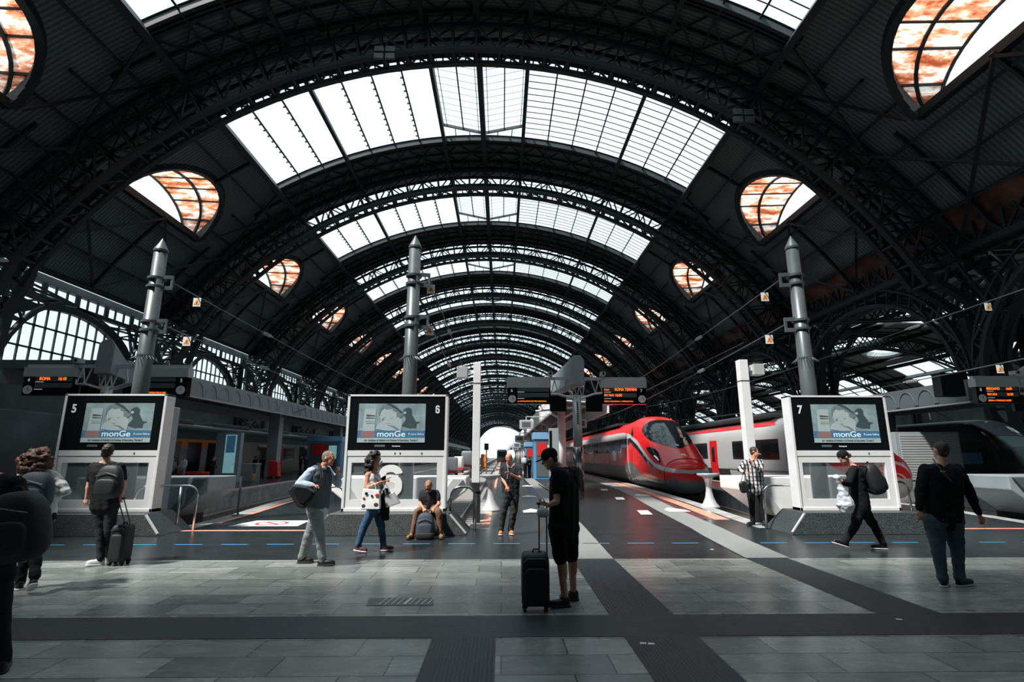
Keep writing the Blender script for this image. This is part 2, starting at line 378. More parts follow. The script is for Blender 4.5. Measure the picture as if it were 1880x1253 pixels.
# ---- tracks
def track(xs, label):
    t = empty('railway_track', (xs[0][0], xs[0][1], -.82), label=label, cat='railway track')
    org = V(t.location)
    for s in (-1, 1):
        mb = MB()
        for (a, b), (c, d) in zip(xs, xs[1:]):
            mb.bar(V((a+s*.75, b, -.52))-org, V((c+s*.75, d, -.52))-org, .07, .04); mb.bar(V((a+s*.75, b, -.62))-org, V((c+s*.75, d, -.62))-org, .03, .18)
        mb.build('rail', M['rail'], t)
    mb = MB()
    for (a, b), (c, d) in zip(xs, xs[1:]):
        n = int((min(d, 130)-b)/.65)
        for i in range(max(0, n)):
            f = i*.65/(d-b); x = a+(c-a)*f; y = b+i*.65
            mb.box(x-1.2-org.x, x+1.2-org.x, y-.13-org.y, y+.13-org.y, -.02, .12)
    o = mb.build('sleepers', M['sleeper'], t); o['kind'] = 'stuff'
    return t
track([(-2.25, 15.2), (-2.2, 30), (-2.2, YE)], 'empty railway track running out of the station beside the bald man')
track([(-9.6, 15.2), (-10.6, 24), (-11.6, 40), (-12.1, YE)], 'empty railway track beside the left canopy platform')
track([(8.3, 15.2), (9.2, 26), (9.8, 40), (9.85, YE)], 'railway track under the red train')
track([(15.3, 15.2), (16.4, 20), (16.85, 30), (16.9, YE)], 'railway track under the white train')
track([(-25.4, 15.2), (-25.4, YE)], 'railway track under the dark teal train at the left')

# ================================================================== ROOF
X0, R, ZC = -2.1, 42.1, -6.42
BAY = 21.42; YR = 35.5; NB = 25
TS = math.radians(31.3); TE = math.radians(57.5); TP = math.radians(3.64)
def rp(t, off, y): return V((X0+(R+off)*math.sin(t), y, ZC+(R+off)*math.cos(t)))
SK0, SK1 = 3.6, 16.0        # skylight extent inside a bay (from the rib)
EYT, EYB, EC, EW = math.radians(36.8), math.radians(44.5), 10.7, 5.7   # lunette opening
def eye_in(t, y):          # inside the half-moon opening
    if abs(t) > EYB: return False
    return ((y-EC)/EW)**2+((EYB-abs(t))/(EYB-EYT))**2 < 1
ceiling = empty('ceiling', (X0, 0, 0), kind='structure')
def inst(me, name, k, parent=None, x=0, kind=None):
    o = bpy.data.objects.new(name, me); C.objects.link(o)
    o.location = (x, YR+BAY*k, 0); o.parent = parent
    if kind: o['kind'] = kind
    return o
cx = V((X0, 0, 0))
def loc(mb): mb.v = [(v[0]-X0, v[1], v[2]) for v in mb.v]; return mb
# roof sheet
mb = MB(); ys = [i*BAY/50 for i in range(51)]
ths = [math.radians(a) for a in [i*.455 for i in range(0, 1000) if i*.455 < 57.6]]
for s in (-1, 1):
    for a, b in zip(ths, ths[1:]):
        tm = (a+b)/2; run = None
        for y0, y1 in zip(ys, ys[1:]):
            ym = (y0+y1)/2
            hole = (tm < TS and SK0 < ym < SK1) or eye_in(tm, ym)
            if not hole and run is None: run = y0
            if (hole or y1 == ys[-1]) and run is not None:
                ye = y0 if hole else y1
                if ye > run: mb.quad(rp(s*a, 0, run), rp(s*a, 0, ye), rp(s*b, 0, ye), rp(s*b, 0, run))
                run = None
me_panel = loc(mb).mesh('roof_sheet', M['panel'])
# main arch rib: two trussed planes with chords, ending in lattice piers
mb = MB()
DEP = 3.7; nseg = 44; TR = math.radians(58)
def dep(t): return DEP+.9*(abs(t)/TR)**2
for dy in (-.75, .75):
    for i in range(nseg):
        a = -TR+2*TR*i/nseg; b = -TR+2*TR*(i+1)/nseg; m_ = (a+b)/2
        mb.bar(rp(a, -dep(a), dy), rp(b, -dep(b), dy), .42, .30, up=(m_ and (math.sin(m_), 0, math.cos(m_)) or (0, 0, 1)))
        mb.bar(rp(a, -.35, dy), rp(b, -.35, dy), .4, .35, up=(math.sin(m_), 0, math.cos(m_)))
        if dy > 0:
            up_ = (math.sin(m_), 0, math.cos(m_))
            mb.bar(rp(a, -dep(a)+.98, dy), rp(b, -dep(b)+.98, dy), .06, .85, up=up_)
            mb.bar(rp(a, -dep(a)+.1, dy), rp(a, -dep(a)+.8, dy), .06, .5); mb.bar(rp(m_, -dep(a)+.1, dy), rp(m_, -dep(a)+.8, dy), .06, .12)
        mb.bar(rp(a, -1.5, dy), rp(b, -1.5, dy), .16, .3, up=(math.sin(m_), 0, math.cos(m_)))
        mb.bar(rp(a, -dep(a), dy), rp(a, -.3, dy), .2, .16)
        if i % 2: mb.bar(rp(a, -dep(a), dy), rp(b, -1.5, dy), .15, .12)
        else: mb.bar(rp(a, -1.5, dy), rp(b, -dep(b), dy), .15, .12)
        mb.bar(rp(a, -1.5, dy), rp(b, -.35, dy), .1, .1)
for i in range(nseg+1):
    a = -TR+2*TR*i/nseg
    mb.bar(rp(a, -dep(a), -.75), rp(a, -dep(a), .75), .22, .12)
    if i < nseg and i % 2: mb.bar(rp(a, -dep(a), -.75), rp(-TR+2*TR*(i+1)/nseg, -dep(a), .75), .14, .1)
    mb.bar(rp(a, -1.5, -.75), rp(a, -1.5, .75), .12, .12)
# piers
for s, xo, xi, zt in ((-1, -38.2, -34.2, 17.5), (1, 35.6, 33.0, 17.0)):
    for dy in (-.8, .8):
        mb.bar((xo, dy, -.2), (xo, dy, zt-1.5), .5, .4); 
        pts = [V((xi+s*1.3, dy, -.2)), V((xi+s*.9, dy, 4)), V((xi+s*.6, dy, 8)), V((xi+s*.2, dy, 11.5)), rp(s*TR*.97, -dep(TR*.97), dy)]
        for p, q in zip(pts, pts[1:]): mb.bar(p, q, .5, .45)
        n = 7; 
        for i in range(n):
            za, zb = zt*i/n, zt*(i+1)/n
            xa = xi+s*(1.3-1.2*za/zt); xb = xi+s*(1.3-1.2*zb/zt)
            mb.bar((xo, dy, za), (xb, dy, zb), .2, .2); mb.bar((xa, dy, za), (xo, dy, zb), .2, .2); mb.bar((xo, dy, zb), (xb, dy, zb), .2, .2)
    # curved knee braces along the track direction
    for d in (-1, 1):
        for x_ in (xo, xi+s*.9):
            pr = None
            for i in range(9):
                a = PI/2*i/8; p = V((x_, d*(.8+6.5*(1-math.cos(a))), 5.5+8.3*math.sin(a)))
                if pr: mb.bar(pr, p, .32, .3); 
                if i in (2, 4, 6, 8): mb.bar((x_, d*.8, 5.5+8.3*math.sin(a)*.95+.6), p, .16, .16); mb.bar((x_, d*.8, 14.5), p, .14, .14)
                pr = p
me_rib = loc(mb).mesh('roof_arch', M['steel'])
# purlins, secondary arches and braces of one bay
mb = MB()
heavy = [5.85, 5.85+4*3.64, 31.3, 44.2, 56.9]
for s in (-1, 1):
    a = 5.85
    for h in [5.85+3.64*i for i in range(15)]:
        t = math.radians(h)*s
        hv = any(abs(h-q) < 1.0 for q in heavy)
        up = (math.sin(t), 0, math.cos(t))
        if h < 30.9:
            if hv: mb.bar(rp(t, -.55, 0), rp(t, -.55, BAY), .34, 1.1, up)
            else: mb.bar(rp(t, -.15, SK0), rp(t, -.15, SK1), .13, .32, up); mb.bar(rp(t, -.3, SK1), rp(t, -.3, BAY), .16, .3, up)
        elif h < 32: mb.bar(rp(t, -.6, 0), rp(t, -.6, BAY), .5, 1.3, up)
        else:
            if 36.5 < h < 43.5 : 
                mb.bar(rp(t, -.3, 0), rp(t, -.3, EC-EW), .18, .34, up); mb.bar(rp(t, -.3, EC+EW), rp(t, -.3, BAY), .18, .34, up)
            else: mb.bar(rp(t, -.4, 0), rp(t, -.4, BAY), .3 if hv else .18, .9 if hv else .36, up)
def arc(mb, y, off, a0, a1, w, h, st=2.0):
    n = max(1, int((a1-a0)/st))
    for i in range(n):
        p = math.radians(a0+(a1-a0)*i/n); q = math.radians(a0+(a1-a0)*(i+1)/n); m_ = (p+q)/2
        mb.bar(rp(p, off, y), rp(q, off, y), w, h, (math.sin(m_), 0, math.cos(m_)))
mb.bar(rp(0, -.4, 0), rp(0, -.4, BAY), .5, 1.2)
for y, w, h in ((16.1, .3, .5), (16.6, .12, .2), (17.0, .25, .2)): arc(mb, y, -.35, -32, 32, w, h)
arc(mb, 18.8, -.3, -32, 32, .16, .25)
for i in range(16):
    a = math.radians(-31.3+62.6*i/16); b = math.radians(-31.3+62.6*(i+1)/16)
    mb.bar(rp(a, -.35, 17), rp(b, -.35, BAY-.8), .11, .14); mb.bar(rp(b, -.35, 17), rp(a, -.35, BAY-.8), .11, .14)
for s in (-1, 1):
    for y in (2.6, 10.6, 18.0):
        if y != 10.6:
            arc(mb, y, -.55, *sorted((s*31.5, s*36.5)), .2, .3); arc(mb, y, -.5, *sorted((s*44.2, s*57)), .2, .3)
        else: arc(mb, y, -.5, *sorted((s*44.2, s*57)), .2, .3); arc(mb, y, -.5, *sorted((s*31.5, s*37)), .2, .3)
    for (ya, yb) in ((.8, 10.6), (10.6, BAY-.8)):
        for (a, b) in ((44.5, 56.6),):
            mb.bar(rp(s*math.radians(a), -.6, ya), rp(s*math.radians(b), -.6, yb), .2, .2); mb.bar(rp(s*math.radians(b), -.6, ya), rp(s*math.radians(a), -.6, yb), .2, .2)
    for (ya, yb, a, b) in ((16.6, BAY-.8, 31.5, 44), (.8, 4.8, 31.5, 44)):
        mb.bar(rp(s*math.radians(a), -.6, ya), rp(s*math.radians(b), -.6, yb), .18, .18); mb.bar(rp(s*math.radians(b), -.6, ya), rp(s*math.radians(a), -.6, yb), .18, .18)
me_pur = loc(mb).mesh('purlins', M['steel'])
# skylight glazing bars, panes
mf = MB(); mg = MB()
for s in (-1, 1):
    for i in range(7):
        a = math.radians(5.85+3.64*i)*s; b = math.radians(5.85+3.64*(i+1))*s
        mg.quad(rp(a, .12, SK0), rp(b, .12, SK0), rp(b, .12, SK1), rp(a, .12, SK1))
        for j in range(1, 14):
            y = SK0+(SK1-SK0)*j/14
            if s > 0: mf.bar(rp(a, .05, y), rp(b, .05, y), .07, .05)
            else:
                da = (b-a)*.10; mf.bar(rp(a, -.1, y), rp(a+da, -.1, y), .12, .12)
    # ridge lantern, raised at the sides
    a = math.radians(5.85)*s
    e0 = rp(a, 1.5, SK0); e1 = rp(a, 1.5, SK1); c0 = rp(0, .3, SK0); c1 = rp(0, .3, SK1)
    mg.quad(c0, e0, e1, c1)
    for y in (SK0, SK1): mf.bar(rp(0, .3, y), rp(a, 1.5, y), .16, .3)
    mf.bar(e0, e1, .2, .2)
    for q in (.5,): mf.bar(c0.lerp(e0, q), c1.lerp(e1, q), .12, .2)
    mf.bar(c0.lerp(e0, .12), c1.lerp(e1, .12), .06, .1); mf.bar(c0.lerp(e0, .9), c1.lerp(e1, .9), .06, .1)
    for q in (0.35, .7, 1): mf.bar(rp(a*q, 0, SK1), c1.lerp(e1, q), .12, .12)
    mg.quad(rp(0, 0, SK1), rp(a, 0, SK1), e1, c1)
    for j in range(1, 13):
        y = SK0+(SK1-SK0)*j/13; mf.bar(rp(0, .3, y), rp(a, 1.5, y), .025, .03)
        mf.bar(rp(a, 0, y), rp(a, 1.5, y), .05, .05)
me_sf = loc(mf).mesh('window_frame', M['steel']); me_sg = loc(mg).mesh('pane', M['skyglass'])
# lunette dormers
def lunette(s):
    fr = MB(); sh = MB(); gl = MB(); gb = MB()
    n = 20; out = 5.2
    zb = ZC+R*math.cos(EYB)
    ang = [PI*i/n for i in range(n+1)]
    def on(a, k=1.0):      # point of the roof opening
        t = EYB-(EYB-EYT)*math.sin(a)*k; return rp(s*t, 0, EC+EW*math.cos(a)*k)
    def outp(a, o=out):
        p = on(a); return V((p.x*1.0-(0)+(s*(o)), p.y, p.z+.5))
    xo = X0+s*(R*math.sin(EYB)+out*.28)
    for a, b in zip(ang, ang[1:]):
        p, q = on(a), on(b)
        fr.bar(p, q, .5, .75)
        P = V((xo, p.y, p.z+.2)); Q = V((xo, q.y, q.z+.2))
        sh.quad(p, q, Q, P)
        fr.bar(P, Q, .2, .2)
        pm, qm = p.lerp(P, .45), q.lerp(Q, .45)
        fr.bar(pm, qm, .22, .3)
    for i in (3, 6, 8, 10, 12, 14, 17):
        p = on(ang[i]); fr.bar(p, V((xo, p.y, p.z+.2)), .14, .16)
    a, b = on(0), on(PI)
    fr.bar(a, b, .5, .6)
    A, B = V((xo, a.y, a.z+.1)), V((xo, b.y, b.z+.1))
    # outer low glazing with bars under a bowed rail
    pr = None
    for i in range(13):
        f = i/12; h = .25+1.0*math.sin(PI*f); p = A.lerp(B, f)
        fr.bar(p, p+V((0, 0, h)), .07, .07)
        if pr: fr.bar(pr[1], p+V((0, 0, h)), .1, .1); gl.quad(pr[0], p, p+V((0, 0, h)), pr[1])
        pr = (p, p+V((0, 0, h)))
    sill = MB(); sill.quad(a, b, B, A); 
    return loc(fr).mesh('dormer_frame', M['steel']), loc(sh).mesh('dormer_shell', M['rust']), loc(gl).mesh('dormer_glass', M['fanglass']), loc(sill).mesh('dormer_sill', M['grey'])
lun = {s: lunette(s) for s in (-1, 1)}
wn = 0
for k in range(-3, NB):
    for nm, me in (('roof_sheet', me_panel), ('purlins', me_pur)):
        inst(me, nm, k, ceiling)
    if k > -3: inst(me_rib, 'roof_arch', k, ceiling)
    wn += 1; w = inst(me_sf, 'window_%d' % wn, k, None, X0, 'structure'); g = bpy.data.objects.new('pane', me_sg); C.objects.link(g); g.parent = w
    for s in (-1, 1):
        fr, sh, gl, si = lun[s]; wn += 1
        w = inst(fr, 'window_%d' % wn, k, None, X0, 'structure')
        for nm, me in (('dormer_shell', sh), ('dormer_glass', gl), ('dormer_sill', si)):
            g = bpy.data.objects.new(nm, me); C.objects.link(g); g.parent = w
inst(me_rib, 'roof_arch', NB, ceiling)
YEND = YR+BAY*NB
# end screen with arched opening
mb = MB(); n = 24; hw, hh, xc = 28.5, 33.3, 0.5
for i in range(n):
    a, b = PI*i/n, PI*(i+1)/n
    pa = V((xc-hw*math.cos(a), YEND, hh*math.sin(a)**.9)); pb = V((xc-hw*math.cos(b), YEND, hh*math.sin(b)**.9))
    ta = -TE*1.02+2*TE*1.02*i/n; tb_ = -TE*1.02+2*TE*1.02*(i+1)/n
    mb.quad(pa, pb, rp(tb_, 0, YEND), rp(ta, 0, YEND))
mb.quad((xc-hw, YEND, 0), rp(-TE*1.02, 0, YEND), (-40, YEND, 0), (-40, YEND, -1)); mb.quad((xc+hw, YEND, 0), rp(TE*1.02, 0, YEND), (40, YEND, 0), (40, YEND, -1))
tag(mb.build('wall_far', M['steel']), kind='structure')

# ================================================================== LEFT WALL with fan windows
XL = -38.4
mb = MB()
mb.box(XL-.6, XL, -12, YEND, -1.2, 8.7)
mb.box(XL-.6, XL, -12, YEND, 14.55, 14.8)
mb.box(XL-.6, XL, -12, YEND, 15.9, 16.6)
mb.box(XL, XL+.25, -12, YEND, 8.2, 8.8)
wl = tag(mb.build('wall_left', M['wall']), kind='structure')
fan = MB(); fg = MB(); hwF = 8.3
fc = BAY/2
def farch(y): 
    u = (y-fc)/hwF; return 8.8+5.4*math.sqrt(max(0, 1-u*u)) if abs(u) < 1 else 8.8
N = 24
for i in range(N):
    a, b = PI*i/N, PI*(i+1)/N
    p = V((XL+.1, fc-hwF*math.cos(a), 8.8+5.4*math.sin(a))); q = V((XL+.1, fc-hwF*math.cos(b), 8.8+5.4*math.sin(b)))
    fan.bar(p, q, .5, .5, up=(1, 0, 0))
    p2 = V((XL+.1, fc-9.2*math.cos(a), 8.8+5.9*math.sin(a))); q2 = V((XL+.1, fc-9.2*math.cos(b), 8.8+5.9*math.sin(b)))
    fan.bar(p2, q2, .16, .3, up=(1, 0, 0))
    if i % 2: fan.bar(p, p2, .1, .1)
for i in range(15):
    y = fc-hwF+hwF*2*(i+.5)/15; fan.bar((XL, y, 8.8), (XL, y, farch(y)), .12, .14)
for z in (10.3, 12.2):
    u = hwF*math.sqrt(1-((z-8.8)/5.4)**2); fan.bar((XL, fc-u, z), (XL, fc+u, z), .14, .14)
for y in (1.2, 2.0, BAY-2.0, BAY-1.2): fan.bar((XL, y, 8.8), (XL, y, 14.6), .3, .2)
fan.bar((XL, .9, 11.6), (XL, 2.4, 11.6), .12, .2); fan.bar((XL, BAY-.9, 11.6), (XL, BAY-2.4, 11.6), .12, .2)
for d, y0 in ((1, 0), (-1, BAY)):
    fan.bar((XL, y0+d*1.2, 9), (XL, y0+d*3.2, 14.5), .2, .2); fan.bar((XL, y0+d*3.6, 14.5), (XL, y0+d*1.2, 12.5), .2, .2); fan.bar((XL, y0+d*4.6, 12.9), (XL, y0+d*4.6, 14.5), .14, .14)
for i in range(18):
    y = BAY*(i+.5)/18; fan.bar((XL, y, 14.8), (XL, y, 15.9), .14 if i % 3 else .5, .14)
fan.bar((XL+.1, 0, 14.6), (XL+.1, BAY, 14.6), .3, .4)
fg.quad((XL-.3, 0, 8.7), (XL-.3, BAY, 8.7), (XL-.3, BAY, 16), (XL-.3, 0, 16))
me_fan = fan.mesh('window_frame', M['steel']); me_fg = fg.mesh('pane', M['fanglass'])
for k in range(-3, NB):
    wn += 1; w = inst(me_fan, 'window_%d' % wn, k, None, 0, 'structure'); g = bpy.data.objects.new('pane', me_fg); C.objects.link(g); g.parent = w
# rear wall behind the camera with shops, and far right wall
mb = MB(); mb.box(-75, 80, -13, -12, -1, 42); tag(mb.build('wall_back', M['wall']), kind='structure')

# ================================================================== RIGHT SIDE: arcade girder and side vault
mb = MB(); XR = 33.0
for x_ in (XR-.6, XR+.6):
    pr = None
    for i in range(25):
        a = PI*i/24; p = V((x_, fc-9.9*math.cos(a), 6.5+8.2*math.sin(a))); q2 = V((x_, fc-10.6*math.cos(a), 7.0+9.0*math.sin(a)))
        if pr: mb.bar(pr[0], p, .3, .38, (1, 0, 0)); mb.bar(pr[1], q2, .14, .2, (1, 0, 0))
        mb.bar(p, q2, .12, .12); pr = (p, q2)
    for z in (15.8, 18.3): mb.bar((x_, 0, z), (x_, BAY, z), .35, .4)
    for i in range(10):
        a, b = BAY*i/10, BAY*(i+1)/10
        mb.bar((x_, a, 15.8), (x_, b, 18.3), .14, .14); mb.bar((x_, b, 15.8), (x_, a, 18.3), .14, .14); mb.bar((x_, a, 15.8), (x_, a, 18.3), .16, .16)
    for d, y0 in ((1, 0), (-1, BAY)):
        mb.bar((x_, y0, 7), (x_, y0+d*4, 13.4), .2, .2); mb.bar((x_, y0, 15.8), (x_, y0+d*2.2, 11.5), .18, .18); mb.bar((x_, y0+d*.6, 9.5), (x_, y0+d*1.8, 11), .16, .16)
me_arc = mb.mesh('arcade_girder', M['steel'])
mb = MB(); 
for y0, y1 in ((0, BAY),): mb.quad(rp(math.radians(53.2), -.12, y0), rp(math.radians(53.2), -.12, y1), rp(TE, -.12, y1), rp(TE, -.12, y0))
me_rb = loc(mb).mesh('gutter_plate', M['rustband'])
XA, RA, ZA = 56.0, 32.6, 20.0-32.6
def ap(t, off, y):
    if t < math.radians(-14): x = XA+RA*math.sin(t); return V((x, y, 19.03-(48.1-x)*.05+off))
    return V((XA+(RA+off)*math.sin(t), y, ZA+(RA+off)*math.cos(t)))
D = math.radians
mb = MB(); ar = MB(); agl = MB(); ash = MB()
A0, A1, B0, B1 = D(-14), D(5.5), D(23.5), D(36)
na = 76
def a_eye(t, y, c): return ((y-8.6)/4.2)**2+((t-c)/D(4.2))**2 < 1
for i in range(na):
    a = D(-44+88*i/na); b = D(-44+88*(i+1)/na); tm = (a+b)/2; run = None
    for y0, y1 in zip(ys, ys[1:]):
        ym = (y0+y1)/2; sk = (A0 < tm < A1 or B0 < tm < B1) and 1.2 < ym < 14
        hole = sk or a_eye(tm, ym, D(14.5))
        if not hole and run is None: run = y0
        if (hole or y1 == ys[-1]) and run is not None:
            ye = y0 if hole else y1
            if ye > run: mb.quad(ap(a, 0, run), ap(a, 0, ye), ap(b, 0, ye), ap(b, 0, run))
            run = None
me_ap = mb.mesh('roof_sheet', M['panel'])
for dy in (-.5, .5):
    for i in range(30):
        a = D(-44+88*i/30); b = D(-44+88*(i+1)/30); m_ = (a+b)/2; up = (math.sin(m_), 0, math.cos(m_))
        ar.bar(ap(a, -2.2, dy), ap(b, -2.2, dy), .3, .25, up); ar.bar(ap(a, -.2, dy), ap(b, -.2, dy), .3, .25, up)
        ar.bar(ap(a, -2.2, dy), ap(b, -.2, dy), .12, .12); ar.bar(ap(b, -2.2, dy), ap(a, -.2, dy), .12, .12)
for a in [A0, D(-4.5), A1, D(10), D(19), B0, D(30), B1, D(-25), D(-35), D(42)]:
    ar.bar(ap(a, -.35, 0), ap(a, -.35, BAY), .3, .6, (math.sin(a), 0, math.cos(a)))
for y in (1.2, 5.4, 9.6, 14): 
    for i in range(4):
        a = A0+(A1-A0)*i/4; b = A0+(A1-A0)*(i+1)/4; ar.bar(ap(a, -.1, y), ap(b, -.1, y), .14, .2)
    for i in range(3):
        a = B0+(B1-B0)*i/3; b = B0+(B1-B0)*(i+1)/3; ar.bar(ap(a, -.1, y), ap(b, -.1, y), .14, .2)
for y in (16.5, 19): 
    for i in range(20):
        a = D(-44+88*i/20); b = D(-44+88*(i+1)/20); ar.bar(ap(a, -.25, y), ap(b, -.25, y), .12, .2)
for i in range(24):
    a, b = 2*PI*i/24, 2*PI*(i+1)/24
    p = ap(D(14.5)+D(4.2)*math.cos(a), 0, 8.6+4.2*math.sin(a)); q = ap(D(14.5)+D(4.2)*math.cos(b), 0, 8.6+4.2*math.sin(b)); ar.bar(p, q, .3, .4)
    ash.quad(p, q, q+V((.9, 0, .9)), p+V((.9, 0, .9)))
for z0 in (-8, ): pass
for yy in (-.5, .5): ar.bar((78.4, yy, 0), (78.4, yy, 12), .5, .5)
me_ar = ar.mesh('roof_arch', M['steel']); me_as = ash.mesh('dormer_shell', M['panel'])
agl.quad(ap(A0, .1, 1.2), ap(A1, .1, 1.2), ap(A1, .1, 14), ap(A0, .1, 14)); agl.quad(ap(B0, .1, 1.2), ap(B1, .1, 1.2), ap(B1, .1, 14), ap(B0, .1, 14))
me_ag = agl.mesh('pane', M['skyglass'])
vault = empty('ceiling', (XA, 0, 0), kind='structure')
for k in range(-2, NB):
    for nm, me in (('arcade_girder', me_arc), ('gutter_plate', me_rb)):
        inst(me, nm, k, ceiling, -X0 if nm == 'arcade_girder' else 0)
    for nm, me in (('roof_sheet', me_ap), ('roof_arch', me_ar), ('pane', me_ag), ('dormer_shell', me_as)):
        inst(me, nm, k, vault, -XA)
mb = MB(); mb.box(79, 79.6, -12, YEND, -1.2, 13); tag(mb.build('wall_right', M['wall']), kind='structure')

# flood lights on the second visible arch
for px, py in ((1365, 213), (706, 97)):
    p = at(px, py, YR-1.3); t = empty('floodlight', p, label='floodlight hanging from the closest roof arch, %s of the crown' % ('right' if px > 900 else 'left'), cat='floodlight')
    mb = MB()
    for i in (-1, 1):
        for j in (-1, 1): mb.box(i*.42-.36, i*.42+.36, -.1, .1, j*.3-.24, j*.3+.24)
    mb.build('lamp_head', M['pole'], t, bevel=.03)
    mb = MB(); mb.bar((0, 0, .5), (0, .6, 1.4), .1); mb.bar((-.8, .1, 0), (.8, .1, 0), .08); mb.build('bracket', M['steel'], t)

# ================================================================== SIGNBOARDS AT THE TRACK HEADS
YS = 12.6
def six(parent, name, m, c, w, h, th=None, dep=.008):
    # condensed bold 6 drawn as one stroke
    th = th or w*.32; a = w/2-th/2; b = h/2-th/2; rv = min(a, .17*h); pts = []
    for i in range(13): t = PI*i/12; pts.append((a*math.cos(t), b-rv+rv*math.sin(t)))
    for i in range(13): t = PI+PI*i/12; pts.append((a*math.cos(t), -(b-rv)+rv*math.sin(t)))
    for i in range(13): t = PI*i/12; pts.append((a*math.cos(t), .08*h-rv+rv*math.sin(t)))
    mb = MB(); L = []; 
    for i, p in enumerate(pts):
        p = V((p[0], 0, p[1])); q0 = pts[max(i-1, 0)]; q1 = pts[min(i+1, len(pts)-1)]
        d = V((q1[0]-q0[0], 0, q1[1]-q0[1])).normalized(); nn = V((-d.z, 0, d.x))*(th/2)
        L.append((p-nn, p+nn))
    n = len(L); vs = [q for pr in L for q in pr]; vs += [q+V((0, dep, 0)) for q in vs]
    fs = []
    for i in range(n-1):
        a0 = 2*i; fs += [(a0, a0+1, a0+3, a0+2), (2*n+a0+2, 2*n+a0+3, 2*n+a0+1, 2*n+a0), (a0, a0+2, 2*n+a0+2, 2*n+a0), (a0+3, a0+1, 2*n+a0+1, 2*n+a0+3)]
    mb.add(vs, fs); return mb.build(name, m, parent, loc=c)
def zs(py): return at(731, py, YS).z
PZ = .45
def signboard(xc, num, side, label, plinth_label):
    # plinth: granite bench with slanted ends
    p = empty('granite_plinth', (xc, YS, 0), label=plinth_label, cat='plinth')
    mb = MB(); b, t = 1.72, 1.30
    mb.add([(-b, -.52, 0), (b, -.52, 0), (b, .75, 0), (-b, .75, 0), (-t, -.42, PZ), (t, -.42, PZ), (t, .6, PZ), (-t, .6, PZ)], [(3,2,1,0),(4,5,6,7),(0,1,5,4),(1,2,6,5),(2,3,7,6),(3,0,4,7)])
    mb.build('stone_block', M['granite'], p, bevel=.012)
    for s in (-1, 1):
        m2 = MB(); m2.bar((s*(b-.03), -.50, .05), (s*(t+.03), -.41, PZ-.02), .045, .03); m2.build('edge_trim', M['alu'], p)
    r = empty('track_signboard', (xc, YS, PZ), label=label, cat='signboard')
    z = lambda y: zs(y)-PZ
    hw = 1.18; d = .34
    fr = MB()
    for s in (-1, 1): fr.box(s*hw-(.06 if s > 0 else 0), s*hw+(0 if s > 0 else .06), 0, d, 0, z(725))
    fr.box(-hw, hw, 0, d, z(728.5), z(725)); fr.box(-hw, hw, 0, d, 0, z(934)); fr.box(-hw+.06, hw-.06, .01, d, z(838), z(827.5))
    fr.build('frame', M['frame'], r, bevel=.006)
    lo = MB(); zt, zb = z(838), z(934); wt, wb_ = z(850), z(918); w0, w1 = -hw+.17, hw-.22
    lo.box(-hw+.06, hw-.06, .02, .1, wt, zt); lo.box(-hw+.06, hw-.06, .02, .1, zb, wb_); lo.box(-hw+.06, w0, .02, .1, wb_, wt); lo.box(w1, hw-.06, .02, .1, wb_, wt)
    lo.build('lower_surround', M['frame'], r)
    g = MB(); g.box(w0, w1, .05, .06, wb_, wt); g.build('glass_window', M['clearglass'], r)
    bl = MB(); bl.box(-hw+.06, hw-.06, .012, d-.04, z(827.5), z(728.5)); bp = bl.build('black_panel', M['black'], r)
    kx = .27 if side > 0 else .52
    x0 = -hw+kx; x1 = x0+1.57; zc0, zc1 = z(813), z(741.5)
    if side < 0: x1 = x0+1.58
    s_ = MB(); s_.box(x0, x1, .004, .012, zc0, zc1); scr = s_.build('screen', M['screen'], r)
    # advert: sleeping child with a puppy, feed bag, blue band with the name
    zb1, zb0 = z(791), z(804.5); W = x1-x0; H = zc1-zb1
    a = MB(); a.box(x0, x1, -.002, .004, zb0, zb1); a.build('blue_band', M['adblue'], r)
    a = MB(); a.box(x0, x1, -.002, .004, zc0, zb0); a.build('ticker_band', M['adlight'], r)
    def pl(pts, m, nm, y=-.003): 
        q = MB(); q.prism([(x0+u*W, y, zb1+v*H) for u, v in pts], (0, .004, 0)); q.build(nm, M[m], r)
    def el(cx, cy, rx, ry, n=20, rot=0): return [(cx+rx*math.cos(2*PI*i/n)*math.cos(rot)-ry*math.sin(2*PI*i/n)*math.sin(rot), cy+rx*math.cos(2*PI*i/n)*math.sin(rot)+ry*math.sin(2*PI*i/n)*math.cos(rot)) for i in range(n)]
    pl([(.26, .06), (.40, .0), (.64, .0), (.66, .35), (.6, .5), (.38, .35), (.3, .25)], 'adlight', 'picture_pillow', -.0022)
    pl(el(.445, .53, .125, .33), 'adlight', 'picture_face', -.0028)
    pl([(.305, .56), (.30, .78), (.345, .93), (.44, 1.0), (.53, .96), (.585, .84), (.60, .62), (.565, .74), (.52, .70), (.50, .80), (.42, .77), (.36, .84), (.335, .70)], 'admid', 'picture_hair', -.0034)
    pl([(.40, .99), (.47, 1.0), (.56, .88), (.66, .66), (.64, .62), (.55, .80), (.47, .90)], 'addark', 'picture_hair_lock', -.004)
    pl([(.365, .50), (.385, .47), (.415, .48), (.385, .455)], 'addark', 'picture_eye', -.0042); pl([(.46, .48), (.49, .455), (.525, .48), (.49, .44)], 'addark', 'picture_eye', -.0042)
    pl([(.425, .40), (.44, .37), (.455, .40), (.44, .385)], 'admid', 'picture_nose', -.0042)
    pl([(.40, .28), (.44, .255), (.48, .28), (.44, .24)], 'addark', 'picture_mouth', -.0042)
    pl([(.345, .42), (.37, .46), (.39, .40), (.36, .34)], 'admid', 'picture_cheek', -.0032)
    pl([(.43, .2), (.54, .17), (.62, .03), (.58, .0), (.52, .12)], 'admid', 'picture_cuff', -.004)
